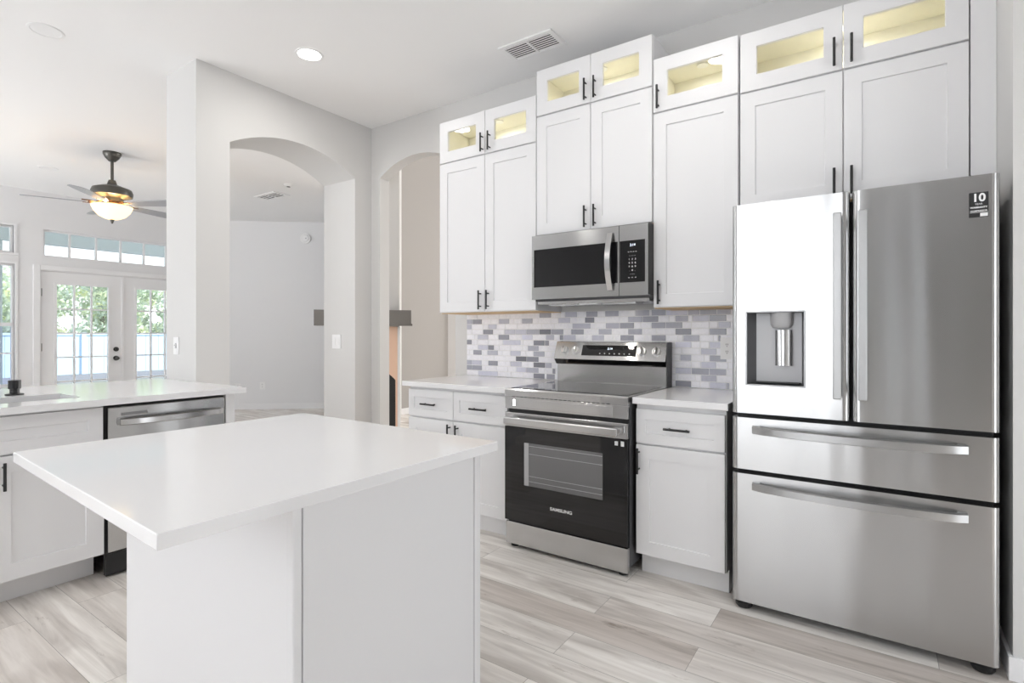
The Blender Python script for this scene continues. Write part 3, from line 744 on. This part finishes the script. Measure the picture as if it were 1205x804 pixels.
cpn = MB(); holed(cpn, 'y', .600, MX1, 1.447, 1.842, MY, -.38, [(.602, .750, 1.521, 1.754)])
cpn = cpn.build('control_panel', 'steel_mw', mw)
kp = MB().box(.602, .750, MY + .001, MY + .006, 1.521, 1.754).build('keypad', 'blackglass', cpn)
text('display_digits', '2:14', .019, (.678, MY + .0006, 1.728), kp, 'led')
for r, row in enumerate(['= = = =', '- - - -', '1  2  3', '4  5  6', '7  8  9', '.  0  .', '- - -', '=  =  =']):
    text('key_lettering', row, .013, (.676, MY + .0006, 1.69 - r * .0205), kp, sx=1.3)
MB().box(MX1, MX1 + .002, -.405, -.30, 1.45, 1.84).build('side_panel', 'blackplastic', mw)
b = MB().box(MX0 + .03, MX1 - .01, -.39, -.03, 1.415, 1.434, .002); vb = b.build('underside', 'steel', mw)
b = MB()
for x in (.12, .48): b.prism([(x, -.37), (x + .20, -.37), (x + .22, -.30), (x - .02, -.30)], 'z', 1.406, 1.4149)
b.build('grease_filter', 'steel_bright', vb)
MB().box(.33, .45, -.38, -.33, 1.408, 1.4149, .001).build('lamp_cover', 'white_plastic', vb)
d = bpy.data.lights.new('hood_lamp', 'AREA'); d.shape = 'RECTANGLE'; d.size = .03; d.size_y = .02; d.energy = .7; d.color = (1, .93, .84)
o = bpy.data.objects.new('hood_lamp', d); C.objects.link(o); o.parent = mw; o.location = Vector((.39, -.355, 1.407)) - ORG[mw.name]

# ------------------------------------------------------------------ fridge
fr = thing('refrigerator', 'large stainless steel four-door french door refrigerator with water dispenser', 'refrigerator', (1.71, -.34, 0))
FY = -.68
MB().box(1.265, 2.155, -.60, -.03, .045, 1.785, .004).build('case', 'darkgrey', fr)
def rdoor(name, x0, x1, z0, z1, hole=None, r=.022, depth=.075):
    pr = [(x0, FY + depth)]
    for i in range(7):
        a = PI + i * (PI / 2) / 6; pr.append((x0 + r + r * math.cos(a), FY + r + r * math.sin(a)))
    pr.append((x0 + r + .004, FY))
    if hole: pr += [(hole[0], FY), (hole[1], FY)]
    pr.append((x1 - r - .004, FY))
    for i in range(7):
        a = -PI / 2 + i * (PI / 2) / 6; pr.append((x1 - r + r * math.cos(a), FY + r + r * math.sin(a)))
    pr.append((x1, FY + depth))
    zs = [z0, z1] if not hole else [z0, hole[2], hole[3], z1]
    b = MB(); t_ = bmesh.new(); g_ = [[t_.verts.new((x, y, z)) for x, y in pr] for z in zs]
    for j in range(len(zs) - 1):
        for i in range(len(pr) - 1):
            if hole and j == 1 and abs(pr[i][0] - hole[0]) < 1e-6 and abs(pr[i + 1][0] - hole[1]) < 1e-6: continue
            t_.faces.new((g_[j][i], g_[j][i + 1], g_[j + 1][i + 1], g_[j + 1][i]))
        t_.faces.new((g_[j][-1], g_[j][0], g_[j + 1][0], g_[j + 1][-1]))
    t_.faces.new(g_[0][::-1]); t_.faces.new(g_[-1])
    bmesh.ops.recalc_face_normals(t_, faces=t_.faces); b._merge(t_)
    return b.build(name, 'fridge', fr, True)
HX = (1.318, 1.548, 1.010, 1.331)
dl = rdoor('left_door', 1.257, 1.708, .882, 1.811, HX)
dr = rdoor('right_door', 1.716, 2.163, .882, 1.811)
d1 = rdoor('middle_drawer', 1.257, 2.163, .632, .862)
d2 = rdoor('bottom_drawer', 1.257, 2.163, .040, .612)
MB().box(1.27, 2.15, -.606, -.598, .05, 1.78).build('gasket', 'blackplastic', fr)
# dispenser
b = MB(); a0, a1, c0, c1 = HX; yb = FY + .068; o_ = .030
R1 = [(a0, FY, c0), (a1, FY, c0), (a1, FY, c1), (a0, FY, c1)]; R2 = [(a0 + o_, yb, c0 + .008), (a1 - .018, yb, c0 + .008), (a1 - .018, yb, c1 - .004), (a0 + o_, yb, c1 - .004)]
for i in range(4):
    j = (i + 1) % 4; b.face([R1[i], R1[j], R2[j], R2[i]])
rc = b.build('dispenser_recess', 'darkgrey', dl)
MB().face(R2).build('dispenser_back', 'steel_bright', rc) if False else None
b = MB().face([(p[0], p[1] - .0005, p[2]) for p in R2]); b.mi = 0; b.build('dispenser_back', 'satin', dl)
b = MB()
b.box(a0 - .003, a0 + .004, FY - .002, FY + .004, c0 - .003, c1 + .003, .001).box(a1 - .004, a1 + .003, FY - .002, FY + .004, c0 - .003, c1 + .003, .001)
b.box(a0 + .004, a1 - .004, FY - .002, FY + .004, c1 - .003, c1 + .003, .001).box(a0 + .004, a1 - .004, FY - .002, FY + .004, c0 - .003, c0 + .003, .001).build('dispenser_rim', 'steel_dark', dl)
b = MB().lathe([(.0, 1.262), (.034, 1.262), (.043, 1.275), (.046, 1.327), (0, 1.327)], 1.452, FY + .052, 28)
b.build('dispenser_nozzle', 'grey_plastic', dl, True)
b = MB()
pr = [(1.428 + .066 * i / 10, FY + .052 - .014 * math.sin(PI * i / 10)) for i in range(11)]
b.prism(pr + [(1.494, FY + .064), (1.428, FY + .064)], 'z', 1.095, 1.252); b.build('dispenser_paddle', 'steel_bright', dl, True)
MB().box(a0 + .034, a1 - .022, FY + .02, FY + .066, c0 + .009, c0 + .013).build('drip_tray', 'blackplastic', dl)
# door handles
def vh(x, parent):
    b = MB().box(x - .015, x + .015, FY - .052, FY - .036, .972, 1.722, .004)
    b.box(x - .010, x + .010, FY - .037, FY + .0005, .99, 1.03, .002).box(x - .010, x + .010, FY - .037, FY + .0005, 1.665, 1.705, .002)
    b.build('handle', 'steel_mid', parent)
vh(1.667, dl); vh(1.752, dr)
def hh(z, parent):
    pts = []
    n_ = 24; xa, xb = 1.345, 2.073
    prof = lambda u: FY - .014 - .046 * math.sin(PI * u) ** .55
    t_ = bmesh.new(); prev = None
    for i in range(n_ + 1):
        u = i / n_; x = xa + (xb - xa) * u; y = prof(u); dz = -.012 * math.sin(PI * u) * 0
        q = [t_.verts.new(p) for p in ((x, y - .007, z - .014), (x, y - .007, z + .014), (x, y + .007, z + .018), (x, y + .007, z - .018))]
        if prev:
            for k in range(4): t_.faces.new((prev[k], prev[(k + 1) % 4], q[(k + 1) % 4], q[k]))
        else: t_.faces.new(q)
        prev = q
    t_.faces.new(prev[::-1]); bmesh.ops.recalc_face_normals(t_, faces=t_.faces)
    b = MB(); b._merge(t_)
    b.box(xa, xa + .03, FY - .012, FY + .0005, z - .018, z + .018, .002).box(xb - .03, xb, FY - .012, FY + .0005, z - .018, z + .018, .002)
    b.build('handle', 'steel_mid', parent, True)
hh(.812, d1); hh(.563, d2)
# sticker
st = MB().box(2.076, 2.130, FY - .0012, FY - .0002, 1.658, 1.748).build('energy_sticker', 'sticker', dr, label='black and white warranty sticker')
text('sticker_lettering', '10', .040, (2.103, FY - .0014, 1.727), st, sx=.95, off=.0012)
text('sticker_lettering', 'YEAR', .009, (2.103, FY - .0014, 1.705), st)
text('sticker_lettering', 'WARRANTY', .0085, (2.103, FY - .0014, 1.693), st, off=.0003)
text('sticker_lettering', 'COMPRESSOR', .0075, (2.103, FY - .0014, 1.680), st, off=.0002)
MB().box(2.107, 2.128, FY - .0018, FY - .0012, 1.660, 1.672).box(2.078, 2.129, FY - .0016, FY - .0012, 1.6745, 1.6755).build('sticker_field', 'ink', st)
for x in (1.30, 2.12):
    b = MB().lathe([(0, .003), (.030, .003), (.036, .012), (.036, .026), (.02, .044), (0, .044)], x, -.635, 24); b.build('foot', 'black', fr, True)
    MB().rod((x, -.30, .022), (x, -.27, .022), .021, 18).build('caster', 'black', fr)

# ------------------------------------------------------------------ island
isl = thing('kitchen_island', 'white painted kitchen island body under the square worktop', 'island', (.42, -2.27, 0), local=False)
MB().box(.012, .80, -2.565, -1.975, .0, .884).build('body', 'cab', isl)
MB().box(-.0, .818, -2.585, -2.5655, .0, .885, .001).build('end_panel', 'cab', isl)
MB().box(.802, .822, -2.564, -1.999, .0, .885, .001).build('side_panel', 'cab', isl)
MB().box(.800, .828, -2.592, -2.570, .0, .8852, .004).build('corner_post', 'cab', isl)
MB().box(.790, .827, -1.998, -1.972, .0, .885, .002).build('corner_post', 'cab', isl)
for a, c in ((.02, .40), (.405, .80)):
    for z0, z1 in ((.12, .44), (.45, .87)):
        # doors and drawers facing the range
        d = MB(); d.box(a, c, -1.974, -1.956, z0, z1 if z1 < .5 else .69, .002)
        if z1 > .5: d.box(a, c, -1.974, -1.956, .70, z1, .002)
        d = d.build('door', 'cab', isl)
it = MB().prism([(-.137, -2.803), (.851, -2.849), (.867, -1.939), (-.121, -1.922)], 'z', .886, .914, .002).build('countertop', 'quartz')
it['label'] = 'large square white quartz worktop overhanging the kitchen island'; it['category'] = 'countertop'

# ------------------------------------------------------------------ peninsula
XP = -1.32; XD = -1.375
RP = dict(rotz=PI / 2)
# local frame: x -> world +Y, -y -> world +X
def pen(name, label, cat, group=None): return thing(name, label, cat, (XD, 0, 0), PI / 2, group, local=True)
# local coordinates: lx = world Y, ly = -(world X - XD)
sc = pen('sink_cabinet', 'white shaker sink base cabinet in the peninsula, left of the dishwasher', 'cabinet', 'white shaker base cabinets')
MB().box(-3.05, -2.185, .021, .13, .13, .881).box(-3.05, -2.185, .60, 1.02, .13, .881).box(-3.05, -2.185, .131, .599, .13, .62).build('body', 'cab', sc)
MB().box(-3.05, -2.186, .145, 1.0, .001, .129).build('toe_kick', 'cab', sc)
MB().shaker(-3.03, -2.193, .700, .868, 0, st=.058).build('false_drawer_front', 'cab', sc)
for (a, c), hx in (((-3.03, -2.612), -2.66), ((-2.606, -2.188), -2.561)):
    d = MB().shaker(a, c, .138, .692, 0, st=.072).build('door', 'cab', sc); bar_v(hx, .545, .668, 0, d)
dw = pen('dishwasher', 'stainless steel dishwasher built into the end of the peninsula', 'dishwasher')
MB().box(-2.18, -1.585, .03, .60, .12, .868).build('tub', 'blackplastic', dw)
dd_ = MB().box(-2.170, -1.590, .004, .029, .135, .862, .004).build('door', 'steel', dw)
n_ = 20; t_ = bmesh.new(); prev = None
for i in range(n_ + 1):
    u = i / n_; x = -2.125 + .51 * u; y = -.018 - .035 * math.sin(PI * u) ** .6
    q = [t_.verts.new(p) for p in ((x, y - .006, .774), (x, y - .006, .800), (x, y + .006, .806), (x, y + .006, .768))]
    if prev:
        for k in range(4): t_.faces.new((prev[k], prev[(k + 1) % 4], q[(k + 1) % 4], q[k]))
    else: t_.faces.new(q)
    prev = q
t_.faces.new(prev[::-1]); bmesh.ops.recalc_face_normals(t_, faces=t_.faces); b = MB(); b._merge(t_)
b.box(-2.125, -2.10, -.018, .004, .770, .804, .002).box(-1.64, -1.615, -.018, .004, .770, .804, .002)
b.build('handle', 'steel_bright', dd_, True)
MB().box(-2.115, -1.995, .002, .0045, .818, .832, .0006).build('badge', 'steel_dark', dd_)
MB().box(-2.17, -1.59, .03, .06, .012, .118).build('kick_plate', 'black', dw)
for x in (-2.12, -1.66): MB().rod((x, .10, .001), (x, .10, .119), .012, 10).build('foot', 'black', dw)
ep = pen('end_panel', 'narrow white end panel closing the peninsula beside the dishwasher', 'panel')
MB().box(-1.583, -1.528, .008, 1.02, 0, .8815, .002).build('panel', 'cab', ep)
bpn = MB().box(-2.41, -2.398, -3.05, -1.53, 0, .8815).build('peninsula_back_panel', 'cab'); bpn['label'] = 'white back panel of the peninsula on the family room side'; bpn['category'] = 'panel'
# worktop with sink cut-out
SX0, SX1, SY0, SY1 = -1.82, -1.52, -2.95, -2.238
b = MB(); us = [(-2.47, XP)]
t_ = bmesh.new(); xs = [-2.47, SX0, SX1, XP]; ys = [-3.3, SY0, SY1, -1.492]
for i in range(3):
    for j in range(3):
        if i == 1 and j == 1: continue
        for z in (.882, .914): t_.faces.new([t_.verts.new(p) for p in ((xs[i], ys[j], z), (xs[i + 1], ys[j], z), (xs[i + 1], ys[j + 1], z), (xs[i], ys[j + 1], z))])
def side(p, q): t_.faces.new([t_.verts.new(v) for v in ((p[0], p[1], .882), (q[0], q[1], .882), (q[0], q[1], .914), (p[0], p[1], .914))])
for P_ in ([(-2.47, -3.3), (XP, -3.3), (XP, -1.492), (-2.47, -1.492)], [(SX0, SY0), (SX1, SY0), (SX1, SY1), (SX0, SY1)]):
    for i in range(4): side(P_[i], P_[(i + 1) % 4])
bmesh.ops.remove_doubles(t_, verts=t_.verts, dist=1e-5); 
bmesh.ops.recalc_face_normals(t_, faces=t_.faces); b._merge(t_)
pt = b.build('countertop', 'quartz'); pt['label'] = 'long glossy white quartz worktop of the peninsula with the sink cut into it'; pt['category'] = 'countertop'
sk = thing('sink', 'undermount stainless steel sink in the peninsula worktop', 'sink', (-1.67, -2.6, .70))
b = MB(); e = .006
Rt = [(SX0 - e, SY0 - e), (SX1 + e, SY0 - e), (SX1 + e, SY1 + e), (SX0 - e, SY1 + e)]; Rb = [(SX0 + .02, SY0 + .02), (SX1 - .02, SY0 + .02), (SX1 - .02, SY1 - .02), (SX0 + .02, SY1 - .02)]
for i in range(4):
    j = (i + 1) % 4; b.face([(*Rt[i], .8815), (*Rt[j], .8815), (*Rb[j], .68), (*Rb[i], .68)])
b.face([(*p, .68) for p in Rb]); b.build('basin', 'steel_bright', sk)
MB().lathe([(0, .682), (.035, .682), (.042, .686), (.045, .681)], -1.67, -2.6, 24).build('drain', 'steel_dark', sk)
dsp = thing('sink_air_gap', 'short black cylindrical fitting standing on the worktop behind the sink', 'faucet fitting', (-1.925, -2.40, .914))
MB().lathe([(0, .9145), (.038, .9145), (.038, .921), (.024, .924)], -1.925, -2.40, 28).build('base_flange', 'black', dsp, True)
MB().lathe([(.020, .922), (.020, .945), (.026, .948), (.026, .992), (.0, .992)], -1.925, -2.40, 28).build('cap', 'black', dsp, True)

# ------------------------------------------------------------------ switches, outlets, detectors
def plate(name, label, cat, M4, w, h, kind, group=None):
    """M4 maps local (x right, z up, -y out of the wall) to the world"""
    t = bpy.data.objects.new(name, None); C.objects.link(t); t.matrix_world = M4; t['label'] = label; t['category'] = cat
    if group: t['group'] = group
    ORG[t.name] = Vector((0, 0, 0))
    MB().box(-w / 2, w / 2, -.006, 0, -h / 2, h / 2, .002).build('cover_plate', 'white_plastic', t)
    if kind == 'outlet':
        for z in (-.020, .020):
            r = MB().rod((0, -.006, z), (0, -.0085, z), .015, 20).build('receptacle', 'white_plastic', t)
            MB().box(-.0065, -.0035, -.0095, -.0084, z, z + .008).box(.0035, .0065, -.0095, -.0084, z, z + .008).rod((0, -.0084, z - .007), (0, -.0095, z - .007), .0025, 8).build('slots', 'slot', r)
    elif kind == 'switch':
        MB().box(-.011, .011, -.008, -.006, -.018, .018, .001).build('toggle_plate', 'grey_plastic', t)
        MB().box(-.004, .004, -.020, -.008, -.002, .010, .001).build('toggle', 'white_plastic', t)
    else:
        for x in (-.024, .024): MB().box(x - .017, x + .017, -.010, -.006, -.034, .034, .002).build('rocker', 'white_plastic', t)
    return t
plate('wall_outlet', 'white duplex outlet set in the mosaic tiles beside the fridge', 'outlet', Matrix.Translation((1.088, -.009, 1.150)), .075, .125, 'outlet')
plate('light_switch', 'white double rocker light switch on the inside of the wide arch', 'light switch', Matrix.Translation((-2.187, -.1825, 1.164)), .118, .125, 'rocker')
plate('light_switch', 'narrow white toggle light switch on the end of the arch wall', 'light switch', Matrix.Translation((-2.214, -1.4905, 1.151)), .075, .12, 'switch')
dm = Matrix.Rotation(math.atan2(dd.y, dd.x), 4, 'Z')
plate('wall_outlet', 'small white outlet low on the far grey diagonal wall', 'outlet', Matrix.Translation((-6.491 + .003, 1.658 - .004, .383)) @ dm, .08, .12, 'outlet')
plate('wall_outlet', 'faint white wall plate at worktop edge height, far left of the diagonal wall', 'outlet', Matrix.Translation((-6.78, 1.41, .36)) @ dm, .08, .12, 'outlet')
# round siren on the diagonal wall
al = bpy.data.objects.new('wall_speaker', None); C.objects.link(al); al.matrix_world = Matrix.Translation((-5.967, 2.098, 2.793)) @ dm
al['label'] = 'round white alarm high on the far diagonal wall'; al['category'] = 'alarm'; ORG[al.name] = Vector((0, 0, 0))
MB().rod((0, 0, 0), (0, -.03, 0), .082, 28).build('housing', 'white_plastic', al)
MB().rod((0, -.03, 0), (0, -.042, 0), .060, 28, .045).build('dome', 'white_plastic', al)
MB().rod((.012, -.042, 0), (.012, -.045, 0), .010, 12).build('sensor', 'grey_plastic', al)

# ------------------------------------------------------------------ ceiling fittings
def vent(label, x0, x1, y0, y1, ns, rotated=False):
    t = thing('ceiling_vent', label, 'vent', ((x0 + x1) / 2, (y0 + y1) / 2, ZC)); f = .03
    MB().box(x0 + f, x1 - f, y0 + f, y1 - f, ZC - .003, ZC - .0005).build('backing', 'slot', t)
    b = MB().box(x0, x1, y0, y0 + f, ZC - .012, ZC - .0005, .003).box(x0, x1, y1 - f, y1, ZC - .012, ZC - .0005, .003)
    b.box(x0, x0 + f, y0 + f, y1 - f, ZC - .012, ZC - .0005, .002).box(x1 - f, x1, y0 + f, y1 - f, ZC - .012, ZC - .0005, .002)
    xm = (x0 + x1) / 2; b.box(xm - .006, xm + .006, y0 + f, y1 - f, ZC - .012, ZC - .003)
    b.build('frame', 'white_plastic', t)
    s = MB(); st_ = (y1 - y0 - 2 * f) / ns
    for i in range(ns):
        y = y0 + f + (i + .5) * st_
        s.prism([(y - st_ * .22, ZC - .0075), (y - st_ * .12, ZC - .0065), (y + st_ * .24, ZC - .0085), (y + st_ * .12, ZC - .0095)], 'x', x0 + f, x1 - f)
    s.build('louvres', 'white_plastic', t); return t
vent('white louvred ceiling vent above the microwave column', -.205, .185, -.465, -.255, 7)
v2 = vent('grey louvred ceiling vent seen through the wide arch', -5.08, -4.62, .70, .94, 4)
def can(label, x, y, lit, power=0):
    t = thing('recessed_light', label, 'ceiling light', (x, y, ZC))
    MB().lathe([(.070, ZC - .002), (.076, ZC - .006), (.088, ZC - .004), (.090, ZC - .0005)], x, y, 36).build('trim_ring', 'white_plastic', t, True)
    MB().lathe([(0, ZC - .003), (.071, ZC - .003), (.071, ZC - .001), (0, ZC - .001)], x, y, 36).build('diffuser', 'lamp' if lit else 'white_plastic', t)
    if power:
        d = bpy.data.lights.new('lamp', 'AREA'); d.shape = 'DISK'; d.size = .15; d.energy = power; d.color = (1, .97, .93)
        o = bpy.data.objects.new('lamp_glow', d); C.objects.link(o); o.parent = t; o.location = (0, 0, -.006)
    return t
can('lit round recessed ceiling light in front of the wide arch', -1.275, -1.094, True, 3.6)
can('lit recessed ceiling light whose glow shows in the cabinet glass near the fridge', .935, -1.12, True, 3.6)
can('lit recessed ceiling light behind the camera over the kitchen', .935, -3.6, True, 3.6)
can('lit recessed ceiling light behind the camera near the peninsula', -1.275, -3.6, True, 3.6)
can('unlit flat white round ceiling light near the upper left corner', -2.342, -2.165, False)
can('unlit round ceiling light faintly seen left of the fan', -5.78, -1.26, False)
sm = thing('smoke_detector', 'tiny round smoke detector on the ceiling through the wide arch', 'smoke detector', (-4.17, .625, ZC))
MB().lathe([(0, ZC - .03), (.035, ZC - .03), (.05, ZC - .012), (.055, ZC - .0005)], -4.17, .625, 24).build('housing', 'white_plastic', sm, True)
MB().lathe([(0, ZC - .036), (.02, ZC - .034), (.022, ZC - .0305)], -4.17, .625, 20).build('sensor', 'darkgrey', sm, True)

# ------------------------------------------------------------------ ceiling fan
FX, FYc = -4.60, -1.06
fan = thing('ceiling_fan', 'dark bronze five-blade ceiling fan with a lit glass bowl in the family room', 'ceiling fan', (FX, FYc, ZC))
MB().lathe([(0, ZC - .0005), (.078, ZC - .0005), (.078, ZC - .02), (.06, ZC - .055), (.03, ZC - .088), (.0, ZC - .09)], FX, FYc).build('canopy', 'bronze', fan, True)
MB().rod((FX, FYc, ZC - .08), (FX, FYc, 2.76), .014, 16).build('downrod', 'bronze', fan, True)
MB().lathe([(0, 2.79), (.03, 2.785), (.045, 2.74), (.09, 2.725), (.165, 2.695), (.178, 2.66), (.172, 2.625), (.14, 2.615), (.10, 2.60), (.09, 2.57), (0, 2.57)], FX, FYc, 40).build('motor_housing', 'bronze', fan, True)
ft = MB().lathe([(0, 2.57), (.075, 2.57), (.085, 2.545), (.075, 2.52), (0, 2.52)], FX, FYc).build('light_fitter', 'copper', fan, True)
MB().lathe([(.176, 2.522), (.172, 2.512), (.152, 2.468), (.112, 2.422), (.06, 2.396), (.0, 2.388)], FX, FYc, 40).build('bowl_shade', 'bowl', fan, True)
MB().lathe([(.0, 2.390), (.020, 2.387), (.014, 2.370), (.008, 2.350), (0, 2.345)], FX, FYc, 16).build('finial', 'bronze', fan, True)
fl = bpy.data.lights.new('fan_bulb', 'POINT'); fl.energy = 10; fl.color = (1, .85, .62); fl.shadow_soft_size = .06
fo = bpy.data.objects.new('fan_bulb', fl); C.objects.link(fo); fo.parent = fan; fo.location = (0, 0, 2.50 - ZC)
for th in (212, 284, 356, 68, 140):
    a = math.radians(th) + YAW
    ca, sa = math.cos(a), math.sin(a)
    def Q(r, s, z): return (FX + ca * r - sa * s, FYc + sa * r + ca * s, z)
    b = MB(); t_ = bmesh.new(); out = []
    w0, w1 = .052, .072; tilt = -.17
    prof = [(.20, -w0), (.30, -w0 - .004), (.55, -w1), (.66, -w1), (.695, -w1 * .6), (.705, 0), (.695, w1 * .6), (.66, w1), (.55, w1), (.30, w0 + .004), (.20, w0)]
    T_ = [t_.verts.new(Q(r, s, 2.545 + s * tilt + .004)) for r, s in prof]; B_ = [t_.verts.new(Q(r, s, 2.545 + s * tilt - .004)) for r, s in prof]
    t_.faces.new(T_); t_.faces.new(B_[::-1])
    for i in range(len(prof)): t_.faces.new((T_[i], B_[i], B_[(i + 1) % len(prof)], T_[(i + 1) % len(prof)]))
    bmesh.ops.recalc_face_normals(t_, faces=t_.faces); b._merge(t_); bl = b.build('blade', 'blade', fan)
    ib = MB().tube([Q(.075, 0, 2.575), Q(.13, 0, 2.548), Q(.19, 0, 2.552)], .011, 8).tube([Q(.13, 0, 2.548), Q(.17, .03, 2.556), Q(.24, .032, 2.558)], .007, 8).tube([Q(.13, 0, 2.548), Q(.17, -.03, 2.546), Q(.24, -.032, 2.548)], .007, 8)
    ib.build('blade_iron', 'copper', bl, True)

# ------------------------------------------------------------------ fireplace seen through the arches
fp_ = thing('fireplace', 'diagonal fireplace breast with grey mantel and peach tiled side, through the narrow arch', 'fireplace', (-4.03, .88, 0), PI / 4, local=True)
MB().box(.15, 1.05, .20, 1.55, 0, 5.19, .01).build('chimney_breast', 'wall', fp_)
MB().box(0, 1.2, 0, .199, 1.36, 1.535, .004).box(0, 1.215, .0, .199, 1.335, 1.36, .003).build('mantel', 'mantel', fp_)
ah = arch(.62, .375, .62, .80)
b = MB().prism([(.16, .001), (.245, .001)] + ah + [(.995, .001), (1.02, .001), (1.02, 1.325), (.16, 1.325)], 'y', .180, .199); b.build('tile_surround', 'peach', fp_)
MB().prism([(.246, .002)] + arch(.62, .374, .62, .80) + [(.994, .002)], 'y', .190, .199).build('firebox', 'blackplastic', fp_)
MB().box(1.021, 1.055, .178, .199, 0.001, 1.325, .002).build('pilaster', 'trim', fp_)
